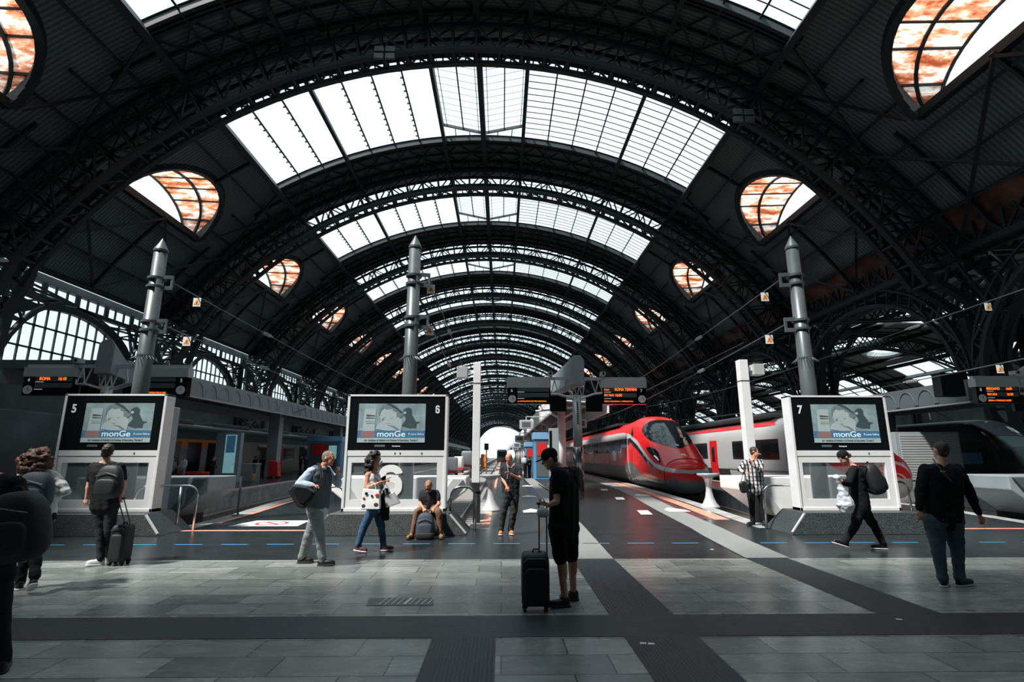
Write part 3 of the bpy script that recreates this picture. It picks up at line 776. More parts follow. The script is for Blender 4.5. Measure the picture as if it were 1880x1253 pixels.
    pl([(.65, .18), (.71, .42), (.68, .55), (.66, .75), (.70, .83), (.75, .86), (.79, .78), (.79, .62), (.83, .45), (.86, .33), (.92, .32), (.87, .27), (.86, .1), (.8, .12), (.76, .1), (.72, .13)], 'addark', 'picture_puppy', -.004)
    pl(el(.62, .62, .05, .14), 'admid', 'picture_ear', -.0038); pl(el(.69, .66, .022, .05), 'adlight', 'picture_muzzle', -.0045)
    pl([(.09, .80), (.26, .80), (.25, -.02), (.07, -.02)], 'adlight', 'picture_feed_bag', -.003)
    for v, w in ((.52, .07), (.44, .05), (.26, .02), (.33, .015)): pl([(.12, v), (.25, v), (.25, v+w*.5), (.12, v+w)], 'addark', 'picture_bag_print', -.0045)
    pl([(.05, -.05), (.26, -.02), (.26, -.26), (.05, -.24)], 'adrust', 'picture_bowl', -.004)
    zz = (zb0+zb1)/2; xm = x0+W*.5
    text('monGe', 'brand_lettering', M['adtext'], (xm, -.006, zz), .185, r, xs=1.18, bold=.003)
    text('Il cane felice', 'slogan_lettering', M['adtext'], (x0+W*.87, -.006, zz), .075, r)
    text('ieri  incidente di Helsinki e le Premier di Stoccolma, Turchia F', 'ticker_lettering', M['addark'], (x0+W*.5, -.006, (zc0+zb0)/2), .062, r, xs=.8)
    if num == '6': six(r, 'track_number', M['numwhite'], (hw-.24, .004, z(752)), .095, .19)
    else: text(num, 'track_number', M['numwhite'], (-hw+.25, .006, z(752)), .27, r, xs=.85, bold=.008)
    text('hannspree', 'maker_mark', M['numwhite'], (.0, .006, z(819.5)), .045, r, bold=.001)
    q = MB(); q.box(-.5, -.26, .008, .013, z(821), z(817)); q.build('label_plate', M['greydk'], r)
    for x_ in (-.02, .1, .6):
        q = MB(); q.box(x_-.014, x_+.014, .004, .012, z(834.5), z(831)); q.build('lock', M['greydk'], r)
    return r, (w0, w1, wb_, wt)
M['clearglass'] = glass('clear window glass', (.35, .42, .45), .14, .03)
M['screen'] = mat('advert screen', (.20, .28, .30), .4, emit=.22, var=.25, vs=4)
M['adlight'] = mat('advert pale tone', (.31, .38, .39), .4, emit=.25)
M['admid'] = mat('advert mid tone', (.14, .19, .205), .4, emit=.2)
M['addark'] = mat('advert dark tone', (.045, .07, .08), .4, emit=.2)
M['adblue'] = mat('advert blue', (.04, .14, .25), .4, emit=.3)
M['adrust'] = mat('advert rust tone', (.20, .12, .12), .4, emit=.4)
M['adtext'] = mat('advert lettering', (.50, .66, .72), .4, emit=.4)
M['numwhite'] = mat('white number', (.75, .78, .78), .5, emit=.12)
M['numsteel'] = mat('light grey number', (.84, .86, .86), .5)
s6, wn6 = signboard(-2.46, '6', 1, 'white framed signboard showing track 6 with an advert on its screen', 'dark granite plinth the sitting man leans on')
s5, _ = signboard(-9.05, '5', -1, 'grey framed signboard showing track 5, leftmost of the three', 'dark granite plinth behind the man with the small suitcase')
s7, _ = signboard(8.05, '7', -1, 'grey framed signboard showing track 7 behind the woman carrying a white bag', 'dark granite plinth behind the walking woman')
six(s6, 'large_glass_number', M['numsteel'], (-.10, .035, (wn6[2]+wn6[3])/2+.005), .54, .72, .165)
# side panel behind the left signboard
a, b = at(268, 870, 13.5), at(297, 745, 13.5)
mb = MB(); mb.box(a.x, b.x+.06, 13.5, 14.2, 0, b.z)
o = mb.build('side_cabinet', M['grey'], None, bevel=.02); tag(o, 'tall grey cabinet behind the right edge of the track 5 signboard', 'cabinet')

# ---- buffer stops
def buffer_stop(xc, w, y, h, m, label):
    t = empty('buffer_stop', (xc, y, 0), label=label, cat='buffer stop')
    mb = MB(); sec = [(-w, .78), (-w, h), (w, h), (w, .78), (w*.5, .10), (-w*.5, .10)]
    f = [V((x, -.1 if z < .5 else 0, z)) for x, z in sec]
    mb.prism([V((x, 0, z)) for x, z in sec], (0, 1.5, 0)); mb.build('shield', M[m], t, bevel=.03)
    for s in (-1, 1):
        q = MB(); q.prism([V((s*w*.42, -.06, .12)), V((s*w*.56, -.06, .12)), V((s*w*.95, -.06, h-.05)), V((s*w*.80, -.06, h-.05))], (0, .05, 0)); q.build('stripe_plate', M['trsilver'] if m == 'white' else M['greydk'], t)
    q = MB(); q.box(-w*.48, w*.48, .2, 1.6, -.55, .12); q.build('base_block', M['rubber'], t)
    return t
buffer_stop(-2.72, 1.78, 14.6, 1.13, 'white', 'white sloped buffer stop behind the track 6 signboard')
buffer_stop(-9.45, 1.72, 14.6, 1.13, 'grey', 'grey sloped buffer stop to the right of the track 5 signboard')
buffer_stop(8.3, 1.85, 14.6, 1.13, 'white', 'white sloped buffer stop between the plaid shirt man and the track 7 signboard')
buffer_stop(15.6, 1.85, 14.6, 1.16, 'grey', 'dark grey buffer stop at the right edge of the view')

# ---- guard rails (tube hoops)
def hoop(name, x0, x1, y, zt, zl, zr, label, r=.028, mid=None, y1=None):
    y1 = y if y1 is None else y1
    t = empty(name, (x0, y, 0), label=label, cat='guard rail'); pts = [V((0, 0, zl))]
    L = x1-x0; rr = min(.22, abs(L)*.4); s = 1 if L > 0 else -1; dy = y1-y
    pts += [V((0, 0, zt-rr))]+[V((s*rr*(1-math.cos(a)), 0, zt-rr+rr*math.sin(a))) for a in (.4, .8, 1.2, PI/2)]
    pts += [V((L-s*rr*(1-math.cos(a)), dy, zt-rr+rr*math.sin(a))) for a in (PI/2, 1.2, .8, .4)]+[V((L, dy, zt-rr)), V((L, dy, zr))]
    mb = MB(); mb.path(pts, r, 10); mb.build('tube_frame', M['chrome'], t, True)
    for f in (mid or ()):
        mb = MB(); mb.tube((L*f, dy*f, 0), (L*f, dy*f, zt-.02), r*.9); mb.build('post', M['chrome'], t, True)
    return t
g = lambda px, py, Y: at(px, py, Y).x
hoop('guard_rail', g(827, 930, 12.7), g(873, 930, 12.9), 12.75, .98, .42, 0, 'stainless steel hoop rail right of the track 6 signboard, beside the sitting man')
hoop('guard_rail', g(628, 930, 12.9), g(600, 930, 13), 12.95, .98, .42, 0, 'stainless steel hoop rail left of the track 6 signboard, behind the businessman')
hoop('guard_rail', g(243, 930, 12.7), g(364, 930, 13.1), 12.75, 1.0, .42, 0, 'long steel rail in front of the grey buffer stop, beside the track 5 signboard', mid=(.72,), y1=13.0)
hoop('guard_rail', g(1402, 930, 13.0), g(1490, 930, 12.7), 12.95, 1.0, 0, .42, 'stainless steel rail between the plaid shirt man and the track 7 signboard', mid=())
hoop('guard_rail', g(1632, 900, 14.6), g(1668, 900, 14.6), 14.6, 1.0, 0, 0, 'small steel hoop rail seen behind the right half of the track 7 signboard')
# chrome stanchion post left
t = empty('stanchion_post', gr(436, 948), label='thin steel post standing on the platform by the orange line at the left', cat='post')
mb = MB(); mb.tube((0, 0, 0), (0, 0, 1.1), .03); mb.build('post', M['pole'], t); mb = MB(); mb.lathe([(.17, 0), (.15, .03), (.04, .05)]); mb.build('base', M['pole'], t)
t.location.z = 0

# ---- mushroom tables
for (px, py), lb in (((901, 938), 'round grey pedestal table left of the bald man'), ((1304, 932), 'round grey pedestal table in front of the red train nose')):
    p = gr(px, py); t = empty('pedestal_table', (p.x, p.y, 0), label=lb, cat='table')
    mb = MB(); mb.lathe([(.32, 0), (.30, .04), (.22, .14), (.14, .32), (.10, .55), (.10, .75), (.14, .92), (.2, 1.0)], n=32); mb.build('pedestal', M['alu'], t, True)
    mb = MB(); mb.lathe([(.2, 1.0), (.34, 1.03), (.36, 1.06), (.36, 1.10), (.33, 1.105), (.3, 1.09)], n=36); mb.build('tabletop', M['grey'], t, True)

# ---- tall contact-line poles
def mast(pxb, pxt, yt, Y, r, label, wires, dx):
    a = at(pxt, yt, Y); x = a.x; zt = a.z
    t = empty('line_mast', (x, Y, 0), label=label, cat='pole')
    mb = MB(); mb.lathe([(r*1.22, -.2), (r*1.18, 3), (r, zt-.25)], n=24); mb.build('shaft', M['pole'], t, True)
    mb = MB(); mb.lathe([(r*1.12, zt-.28), (r*1.12, zt-.22), (.01, zt+.12)], n=24); mb.build('pointed_cap', M['pole'], t)
    for zz in wires:
        mb = MB()
        for dz in (-.12, .12): mb.lathe([(r*1.0, zz+dz-.04), (r*1.35, zz+dz-.03), (r*1.35, zz+dz+.03), (r*1.0, zz+dz+.04)], n=20)
        mb.bar((dx*r*1.1, -.05, zz-.15), (dx*(r+.28), 0, zz-.15), .06, .1); mb.bar((dx*r*1.1, -.05, zz+.15), (dx*(r+.28), 0, zz+.15), .06, .1); mb.bar((dx*(r+.26), 0, zz-.2), (dx*(r+.26), 0, zz+.2), .06)
        mb.build('wire_bracket', M['pole'], t)
    zc = at(755, 655, Y).z
    mb = MB()
    for i in range(22):
        a_ = 2*PI*i/22; d = V((math.cos(a_), math.sin(a_), 0)); mb.tube(V((0, 0, zc))+d*r*1.05, V((0, 0, zc-.12))+d*(r+.16), .012, .004, 5)
    mb.lathe([(r*1.2, zc-.03), (r*1.25, zc), (r*1.2, zc+.04)], n=20)
    mb.build('spike_collar', M['pole'], t)
    return t, x
t6, x6 = mast(751, 763, 440, 14.2, .165, 'middle one of the three grey round masts with pointed caps', (at(758, 515, 14.2).z, at(757, 592, 14.2).z), 1)
t5, x5 = mast(262, 298, 446, 13.9, .165, 'leftmost of the three grey round masts with pointed caps, dimmer', (at(288, 520, 13.9).z, at(275, 600, 13.9).z), 1)
t7, x7 = mast(1490, 1452, 441, 13.9, .165, 'rightmost of the three grey round masts, leaning over the track 7 signboard', (at(1462, 515, 13.9).z, at(1475, 597, 13.9).z), -1)
# overhead wires with warning plates
def wire(p, q, lb, sign=None, ins=.35, sag=.4):
    p = V(p); q = V(q); t = empty('overhead_wire', p, label=lb, cat='wire'); mb = MB()
    pts = [p.lerp(q, i/12)-p-V((0, 0, sag*math.sin(PI*i/12))) for i in range(13)]
    mb.path(pts, .018, 6); mb.build('wire', M['pole'], t)
    mb = MB(); c = p.lerp(q, ins)-p-V((0, 0, sag*math.sin(PI*ins))); d = (q-p).normalized()
    for i in range(5): mb.tube(c+d*(i*.12), c+d*(i*.12+.05), .07, .05, 10)
    mb.tube(c-d*.1, c+d*.7, .03); mb.build('insulator', M['cream'], t)
    return t
def warn(p, lb):
    t = empty('warning_plate', p, label=lb, cat='warning sign'); mb = MB(); mb.box(-.11, .11, 0, .012, -.3, -.04); mb.build('plate', M['white'], t)
    mb = MB(); mb.prism([(-.085, -.004, -.25), (.085, -.004, -.25), (0, -.004, -.09)], (0, .004, 0)); mb.build('orange_triangle', M['orangebox'], t)
    mb = MB(); mb.prism([(-.008, -.007, -.17), (.02, -.007, -.13), (.008, -.007, -.17), (.02, -.007, -.17), (-.012, -.007, -.22), (0, -.007, -.18)], (0, .003, 0)); mb.build('bolt_mark', M['black'], t)
    mb = MB(); mb.bar((0, .005, -.04), (0, .005, .03), .015); mb.build('hanger', M['pole'], t)
def on_wire(p, q, px, py, sag=.4, lb=''):
    best = min((i/200 for i in range(1, 190)), key=lambda f: abs(pxof(V(p).lerp(V(q), f)-V((0, 0, sag*math.sin(PI*f))))[0]-px)+.3*abs(pxof(V(p).lerp(V(q), f)-V((0, 0, sag*math.sin(PI*f))))[1]+15-py))
    warn(V(p).lerp(V(q), best)-V((0, 0, sag*math.sin(PI*best))), lb)
def pxof(v):
    x, y, z = v.x, v.y, v.z-EYE; X = x*cy_-y*sy_; Y = x*sy_+y*cy_; d = Y*cp_+z*sp_; u = -Y*sp_+z*cp_
    return 940+FPX*X/d, 626.5-FPX*u/d
for nm, xm, Y0, py0, py1, pxa, xe, sg in (
    ('left', x5, 13.9, 520, 600, (288, 275), -10.4, ((358, 562), (346, 632))), ('middle', x6, 14.2, 515, 592, (758, 757), -2.2, ((779, 560), (777, 631))), ('right', x7, 13.9, 515, 597, (1462, 1475), 9.6, ((1405, 558), (1415, 628)))):
    dx = .45 if nm != 'right' else -.45
    for j, (py, pa) in enumerate(((py0, pxa[0]), (py1, pxa[1]))):
        p = V((xm+dx, Y0, at(pa, py, Y0).z)); q = V((xe+(1.2 if nm == 'left' else 0), 62, 7.3 if j == 0 else 5.6))
        wire(p, q, '%s overhead wire running back from the %s' % (('upper', 'lower')[j], {'left': 'leftmost mast', 'middle': 'middle mast', 'right': 'rightmost mast'}[nm]), ins=.12 if nm != 'right' else .14, sag=.5)
        on_wire(p, q, *sg[j], sag=.5, lb='white warning plate with an orange triangle on the %s wire near the %s' % (('upper', 'lower')[j], {'left': 'leftmost mast', 'middle': 'middle mast', 'right': 'rightmost mast'}[nm]))
for j, (ya, yb, sg) in enumerate((((1880, 530), (1540, 632), (1817, 562)), ((1880, 663), (1560, 740), (1838, 628)))):
    p = at(1900, (524, 655)[j], 15); q = V((16.8, 62, 7.3 if j == 0 else 5.6))
    wire(p, q, '%s overhead wire entering from the right edge' % ('upper', 'lower')[j], ins=.1, sag=.5); on_wire(p, q, *sg, sag=.5, lb='dim warning plate on the %s wire near the right edge' % ('upper', 'lower')[j])
# catenary of the red train track
wire((9.4, 20, 6.0), (9.8, 140, 6.0), 'contact wire hanging above the red train', sag=.3, ins=.5)

# ---- white rectangular posts with a box on an arm
def wpost(px, pyt, Y, s, label, w=.2, off=0):
    p = at(px, pyt, Y); t = empty('box_post', (p.x, Y, 0), label=label, cat='post')
    H = p.z
    mb = MB(); mb.box(-w/2, w/2, -w/2, w/2, 1.0, H); mb.build('post', M['white'], t, bevel=.01)
    mb = MB(); mb.box(-w/2-.004, w/2+.004, -w/2-.004, w/2+.004, H*.86, H*.86+.03); mb.build('band', M['pole'], t)
    zb = H-.42
    mb = MB(); mb.box(-.05, .55*1, -.04, .04, zb+.13, zb+.22) if s > 0 else mb.box(-.55, .05, -.04, .04, zb+.13, zb+.22); mb.build('arm', M['white'], t)
    mb = MB(); mb.box(*sorted((s*.26, s*.55)), -.14, .14, zb, zb+.30); mb.build('camera_box', M['cream'], t, bevel=.01)
    mb = MB()
    for i in range(7):
        for yy in (-.1, .1): mb.tube((s*(.27+i*.043), yy, zb+.3), (s*(.27+i*.043), yy, zb+.38), .004, n=4)
    mb.build('bird_spikes', M['pole'], t)
    mb = MB(); mb.add([(-w/2, -.12, .78), (w/2, -.12, .78), (w/2, .12, .78), (-w/2, .12, .78), (-w/2, -.12, 1.0), (w/2, -.12, 1.0), (w/2, .12, 1.0), (-w/2, .12, 1.0)], [(3,2,1,0),(4,5,6,7),(0,1,5,4),(1,2,6,5),(2,3,7,6),(3,0,4,7)]); mb.box(-w*.3, w*.62, -.1, .1, 0, .8)
    mb.build('dark_foot', M['rubber'], t)
    return t
wp = wpost(876.5, 667, 14.35, -1, 'white square post with a box on its left arm, beside the track 6 signboard')
wpost(1361, 662, 14.3, 1, 'white square post with a box on its right arm behind the plaid man', w=.24)
t = empty('call_box', at(888, 845, 14.4), label='orange box fixed to the side of the white post left of the bald man', cat='box')
mb = MB(); mb.box(-.075, .075, -.06, .06, -.19, .15); mb.build('box_body', M['orangebox'], t, bevel=.012); mb = MB(); mb.box(-.055, .055, -.064, -.058, -.05, .1); mb.build('front_label', M['amber'] if 0 else M['orange'], t)

# ---- platform display gantries
def display(parent, x0, x1, zb, zt, num, clock_side, lines, ylev=0.0):
    mb = MB(); mb.box(x0, x1, -.16+ylev, .16+ylev, zb, zt); b = mb.build('display_housing', M['black'], parent, bevel=.01)
    mb = MB(); mb.box(x0-.02, x1+.02, -.22+ylev, .22+ylev, zt, zt+.42); mb.build('display_hood', M['alu'], parent, bevel=.01)
    f = -.17+ylev
    cxk = x0+.25 if clock_side < 0 else x1-.25
    zc = zb+.25
    mb = MB(); n = 28
    mb.prism([(cxk+.19*math.cos(2*PI*i/n), f-.02, zc+.19*math.sin(2*PI*i/n)) for i in range(n)], (0, .03, 0)); cl = mb.build('clock_face', M['numsteel'], parent)
    mb = MB(); mb.bar((cxk, f-.025, zc), (cxk+.02, f-.025, zc+.14), .02, .01); mb.bar((cxk, f-.025, zc), (cxk+.1, f-.025, zc-.02), .025, .01); mb.build('clock_hands', M['black'], cl)
    text(num, 'track_number', M['scrwhite'], (cxk-.02, f-.004, zt-.15), .22, parent)
    lx0, lx1 = (x0+.52, x1-.08) if clock_side < 0 else (x0+.08, x1-.52)
    mb = MB(); 
    for z0, z1 in ((zb+.62, zb+.85), (zb+.34, zb+.55)): mb.box(lx0, lx1, f-.002, f+.01, z0, z1)
    mb.build('display_row', M['greydk'], parent)
    for s_, u, z, sz, al in lines:
        text(s_, 'display_lettering', M['amber'], (lx0+u*(lx1-lx0), f-.006, zb+z), sz, parent, align='LEFT', xs=.86)
    mb = MB()
    for z in (zb+.90, zb+.585, zb+.26): mb.box(lx0, lx0+.35, f-.004, f+.01, z, z+.025)
    mb.build('caption_mark', M['scrwhite'], parent)
def gantry(x, y, label, ln, rn, left_lines, right_lines, fin=3.2):
    t = empty('display_gantry', (x, y, 0), label=label, cat='departure display')
    def zz(py): return at(940, py, 27.0).z
    zb, zt = zz(742.5), zz(713)+.0; half = 3.55
    mb = MB(); mb.lathe([(.26, 0), (.26, 2.1), (.24, 2.12)], n=24); mb.build('column_foot', M['chrome'], t, True)
    mb = MB(); mb.lathe([(.235, 2.1), (.225, zz(727))], n=24); mb.build('column', M['alu'], t, True)
    mb = MB()
    for i in range(10): mb.prism([(.055*math.cos(2*PI*k/8), -.25, 3.3-i*-.115+.055*math.sin(2*PI*k/8)) for k in range(8)], (0, .04, 0))
    mb.build('column_holes', M['greydk'], t)
    # fin: tapering grey housing on top
    mb = MB(); z0, z1 = zz(709), zz(655)
    sec = [(-.38, z0), (-.34, z1-.2), (-.16, z1), (.2, z1), (.38, z1-.25), (.34, z0)]
    mb.add([(a, -.45, b) for a, b in sec]+[(a*1.1-.28*fin, fin, (b-z0)*.55+z0-.1) for a, b in sec], [tuple(range(5, -1, -1)), tuple(range(6, 12))]+[(i, (i+1) % 6, 6+(i+1) % 6, 6+i) for i in range(6)])
    mb.build('fin_housing', M['grey'], t, bevel=.03)
    mb = MB(); mb.box(-half, half, -.1, .1, zt+.42, zt+.56)
    mb.build('cross_beam', M['alu'], t)
    mb = MB(); za = zt+.45; pb = None
    bot = [(-1.25, zz(724)), (-.9, zz(724)), (-.25, zz(731)), (0, zz(731.5)), (.25, zz(731)), (.9, zz(723)), (1.25, zz(722))]
    for (a, b), (c, d) in zip(bot, bot[1:]): mb.tube((a*1.05, -.1, b), (c*1.05, -.1, d), .045, n=8); mb.tube((a*1.05, .2, b), (c*1.05, .2, d), .045, n=8)
    for i, (a, b) in enumerate(bot):
        for s in (-.2, .2): mb.tube((a*1.05, -.1, b), (a*1.05+s, -.05, za), .028, n=6)
    mb.build('truss', M['alu'], t)
    display(t, -half, -half+2.2, zb, zt, ln, -1, left_lines); display(t, half-2.25, half, zb, zt, rn, 1, right_lines)
    for s in (-1, 1):
        mb = MB(); mb.box(s*1.35-.12, s*1.35+.12, -.3, .1, zt+.62, zt+.82); mb.bar((s*1.35, 0, zt+.5), (s*1.35, 0, zt+.65), .07); c_ = mb.build('security_camera', M['cream'], t)
        mb = MB(); mb.lathe([(.06, 0), (.06, .03)], n=12); mb.v = [(s*1.35+a, -.31, zt+.72+b) for a, b, c in mb.v]; mb.build('camera_lens', M['black'], c_)
    for s in (-1, 1):
        mb = MB(); mb.box(*sorted((s*.5, s*1.35)), .25, .4, zb-.35, zt-.25); mb.build('rear_panel', M['black'], t)
    return t
amb = [('in partenza su altri binari', 0, .13, .1, 0)]
gantry(3.81, 27.0, 'two-armed departure display showing 6 and 7 on a central column', '6', '7', [('LA CIRCOLAZIONE DEI TRENI REGIONALI', 0, .13, .09, 0)],
       [('ITALO', 0, .72, .11, 0), ('ROMA TERMINI', .33, .73, .19, 0), ('FR7 9645', 0, .44, .15, 0), ('16:00', .33, .44, .19, 0), ('FERMA A BOLOGNA C. E FIRENZE S.M.N.', 0, .13, .095, 0)])
gantry(-17.4, 23.6, 'departure display with 5 on its right face above the track 5 signboard', '4', '5', [('ROMA', .1, .73, .19, 0), ('16:10', .6, .73, .19, 0)], [('IL TRENO REGIONALE DELLE ORE', 0, .13, .1, 0)], .9)
gantry(27.3, 26.2, 'departure display with amber letters at the right edge', '8', '9', [('BERGAMO', 0, .72, .17, 0), ('16:05', .62, .72, .17, 0), ('REG 2615', 0, .44, .14, 0), ('16:20', .62, .44, .17, 0), ('FERMA A TREVIGLIO OVEST', 0, .13, .11, 0)], amb, .9)
# dark speaker box and sloping grey hood near the right display
p = at(1749, 704, 24); mb = MB(); mb.box(-.55, .55, 0, .5, -.6, .5); o = mb.build('display_box', M['black'], None, bevel=.02, loc=p); tag(o, 'dark square box hanging left of the right edge departure display', 'display box')

# ---- canopies
def canopy(x0, x1, y0, y1, zb, zt, label, cols, colx, side, cr_=.28, m='grey', square=False):
    t = empty('platform_canopy', (0, y0, 0), label=label, cat='canopy')
    mb = MB(); L = y1-y0
    mb.box(x0+.02, x1-.02, 0, L, zt-.35, zt-.2); mb.build('roof_slab', M['greydk'], t)
    for s, xx in ((-1, x0), (1, x1)):
        mb = MB(); mb.box(xx-.06, xx+.06, 0, L, zb, zt); mb.build('fascia', M[m], t)
        if s == side:
            mb = MB(); yy = .6; dxx = s*.075; pts = []
            while yy < min(L, 130):
                pts += [V((xx+dxx, yy+.75-.62*math.cos(PI*i/8), zb+.12+(zt-zb)*.72*math.sin(PI*i/8))) for i in range(9)]; yy += 1.5
            mb.path(pts, .03, 5)
            mb.build('embossed_arches', M[m], t)
    mb = MB(); mb.box(x0, x1, -.08, .04, zt-.4, zt); mb.build('end_fascia', M['greydk'], t)
    mb = MB(); mb.tube((x0 if side < 0 else x1, 0, zb-.04), (x0 if side < 0 else x1, L, zb-.04), .06, n=8); mb.build('gutter_pipe', M['alu'], t)
    for yc in cols:
        mb = MB()
        if square: mb.box(colx-cr_, colx+cr_, yc-y0-cr_, yc-y0+cr_, 0, zt-.3)
        else: mb.tube((colx, yc-y0, 0), (colx, yc-y0, zt-.3), cr_, cr_*.85, n=18)
        c = mb.build('column', M[m], t, not square)
        mb = MB()
        for s in (-1, 1): mb.bar((colx, yc-y0, zt-1.3), (colx+s*(x1-x0)*.42, yc-y0, zt-.45), .1, .14)
        mb.build('bracket', M[m], t)
    return t
canopy(-23.2, -17.5, 24.7, 300, 5.0, 6.05, 'long grey canopy with embossed arches over the left platform', [45, 62, 79, 96, 113, 130, 147], -18.8, 1, .42, 'grey', True)
canopy(3.0, 6.6, 33, 300, 4.3, 5.4, 'long white canopy receding behind the central departure display', [36, 46, 56, 66, 76, 86, 96, 106, 116, 126, 140, 160], 4.0, -1, .3, 'white')
canopy(24.6, 28.4, 27.4, 300, 4.5, 5.65, 'dark grey canopy with embossed arches over the right platform', [36, 52, 68, 84], 26.5, -1, .34, 'greydk')
# girder arms under the central canopy front
t = empty('canopy_arm', (3.2, 31.5, 0), label='white lattice arm crossing in front of the central canopy', cat='lattice arm')
mb = MB(); mb.tube((-1.2, 0, 5.0), (3.4, 0, 4.7), .06); mb.tube((-1.2, .3, 4.3), (3.4, 0, 4.7), .06)
for i in range(6): f = i/6; mb.tube((-1.2+4.6*f, 0, 5.0-.3*f), (-1.2+4.6*(f+.1), .2, 4.35+.35*f), .035, n=6)
mb.build('lattice', M['alu'], t)
# hanging monitors along the central canopy
for (px, py, Y, lb) in ((966, 780, 34, 'closest'), (954, 806, 48, 'second'), (949, 818, 62, 'third'), (946, 823, 75, 'fourth')):
    p = at(px, py, Y); t = empty('hanging_monitor', p, label='%s small grey monitor hanging left of the central canopy' % lb, cat='monitor', group='monitors along the central canopy')
    mb = MB(); mb.box(-.42, .42, -.12, .12, -.28, .28); mb.build('monitor_case', M['alu'], t, bevel=.02); mb = MB(); mb.box(-.27, .27, -.13, -.115, -.16, .16); mb.build('monitor_screen', M['greydk'], t)
    mb = MB(); mb.bar((0, 0, .28), (0, 0, .5), .06); mb.bar((0, 0, .5), (1.2, 0, .5), .06); mb.build('hanger', M['alu'], t)
p = at(1070, 778, 27.4); t = empty('red_sign', p, label='small square sign with a red face right of the central column', cat='sign')
mb = MB(); mb.box(-.2, .2, -.06, .06, -.22, .22); mb.build('sign_case', M['alu'], t); mb = MB(); mb.box(-.09, .09, -.07, -.055, -.13, .13); mb.build('sign_face', mat('dark red sign', (.25, .03, .04), .5), t)
mb = MB(); mb.bar((-.4, 0, 0), (-.2, 0, 0), .06); mb.build('sign_arm', M['alu'], t)

# ---- kiosks, totems, small platform things
def kiosk(p, w, d, h, label, red=True):
    t = empty('ticket_kiosk', (p.x, p.y, 0), label=label, cat='kiosk')
    mb = MB(); mb.box(-w/2, w/2, 0, d, 0, h); mb.build('kiosk_body', M['blue'], t, bevel=.03)
    mb = MB(); mb.box(-w/2-.08, w/2+.08, -.08, d+.08, h-.5, h); mb.build('kiosk_header', mat('light blue header', (.20, .42, .66), .4), t, bevel=.02)
    mb = MB(); mb.box(-w*.42, w*.42, -.03, .01, .2, h-.65); s_ = mb.build('kiosk_front', M['greydk'], t)
    mb = MB(); mb.box(-w*.36, w*.1, -.05, -.03, h*.5, h-.75); mb.build('red_panel', M['redplain'], s_)
    mb = MB(); mb.box(w*.14, w*.38, -.05, -.03, h*.3, h-.9); mb.build('machine_screen', M['poster'], s_)
    return t
kp = at(592, 868, 54); kiosk(kp, 3.3, 2.2, 3.6, 'blue ticket kiosk on the left platform behind the businessman')
p = at(1000, 838, 40); p.z = 0; kiosk(p, 1.5, 2.5, 3.4, 'tall blue ticket kiosk on the central platform above the capped man')
p = at(976, 838, 60); p.z = 0; kiosk(p, 1.4, 2.0, 3.2, 'small pale blue kiosk far down the central platform')
p = at(1017, 830, 33); t = empty('info_totem', (p.x, p.y, 0), label='grey slab totem beside the blue kiosk, above the capped man', cat='totem')
mb = MB(); mb.box(-.3, .3, -.12, .12, 0, 3.35); mb.build('totem_body', M['grey'], t, bevel=.02); mb = MB(); mb.box(-.28, -.12, -.13, -.11, .8, 3.2); mb.build('dark_side', M['black'], t)
p = at(416, 872, 36); t = empty('info_totem', (p.x, p.y, 0), label='grey totem with a pale blue lit poster on the left platform', cat='totem')
mb = MB(); mb.box(-.85, .75, -.14, .3, 0, at(416, 795, p.y).z); mb.build('totem_body', M['grey'], t, bevel=.02)
mb = MB(); mb.box(-.22, .5, -.17, -.13, .6, at(416, 799, p.y).z); mb.build('lit_poster', M['poster'], t)
mb = MB(); mb.box(-.14, .42, -.175, -.165, 1.9, 3.0); mb.build('poster_picture', M['adblue'], t)
p = at(452, 878, 37); t = empty('glass_case', (p.x, p.y, 0), label='dark glass display case beside the lit poster totem', cat='display case')
mb = MB(); mb.box(-.65, .6, 0, .7, 0, 1.15); mb.build('case_body', M['fanglass'], t, bevel=.02); mb = MB(); mb.box(-.67, .62, -.02, .72, 1.15, 1.2); mb.build('case_lid', M['alu'], t)
mb = MB(); mb.ell((.35, .2, .3), ((.15, 0, 0), (0, .1, 0), (0, 0, .25))); mb.build('orange_bag', M['trorange'], t)
p = at(499, 878, 42); t = empty('luggage_cart', (p.x, p.y, 0), label='red luggage cart leaning beside the canopy column on the left platform', cat='luggage cart')
mb = MB(); mb.prism([(-.35, 0, .15), (.45, 0, .15), (.3, 0, 1.25), (-.35, 0, 1.35)], (0, .6, 0)); mb.build('cart_body', M['redplain'], t, bevel=.03)
mb = MB()
for x_ in (-.25, .3): mb.tube((x_, .02, .1), (x_, .58, .1), .1, n=12)
mb.build('wheel', M['rubber'], t)
p = at(357, 874, 34); t = empty('red_bench', (p.x, p.y, 0), label='red padded bench on the left platform under the orange train windows', cat='bench')
mb = MB(); mb.ell((0, 0, .55), ((1.1, 0, 0), (0, .3, 0), (0, 0, .2)), 4); mb.build('seat_pad', M['redplain'], t, True); mb = MB(); mb.box(-.9, -.8, -.1, .1, 0, .5); mb.box(.8, .9, -.1, .1, 0, .5); mb.build('leg', M['rubber'], t)
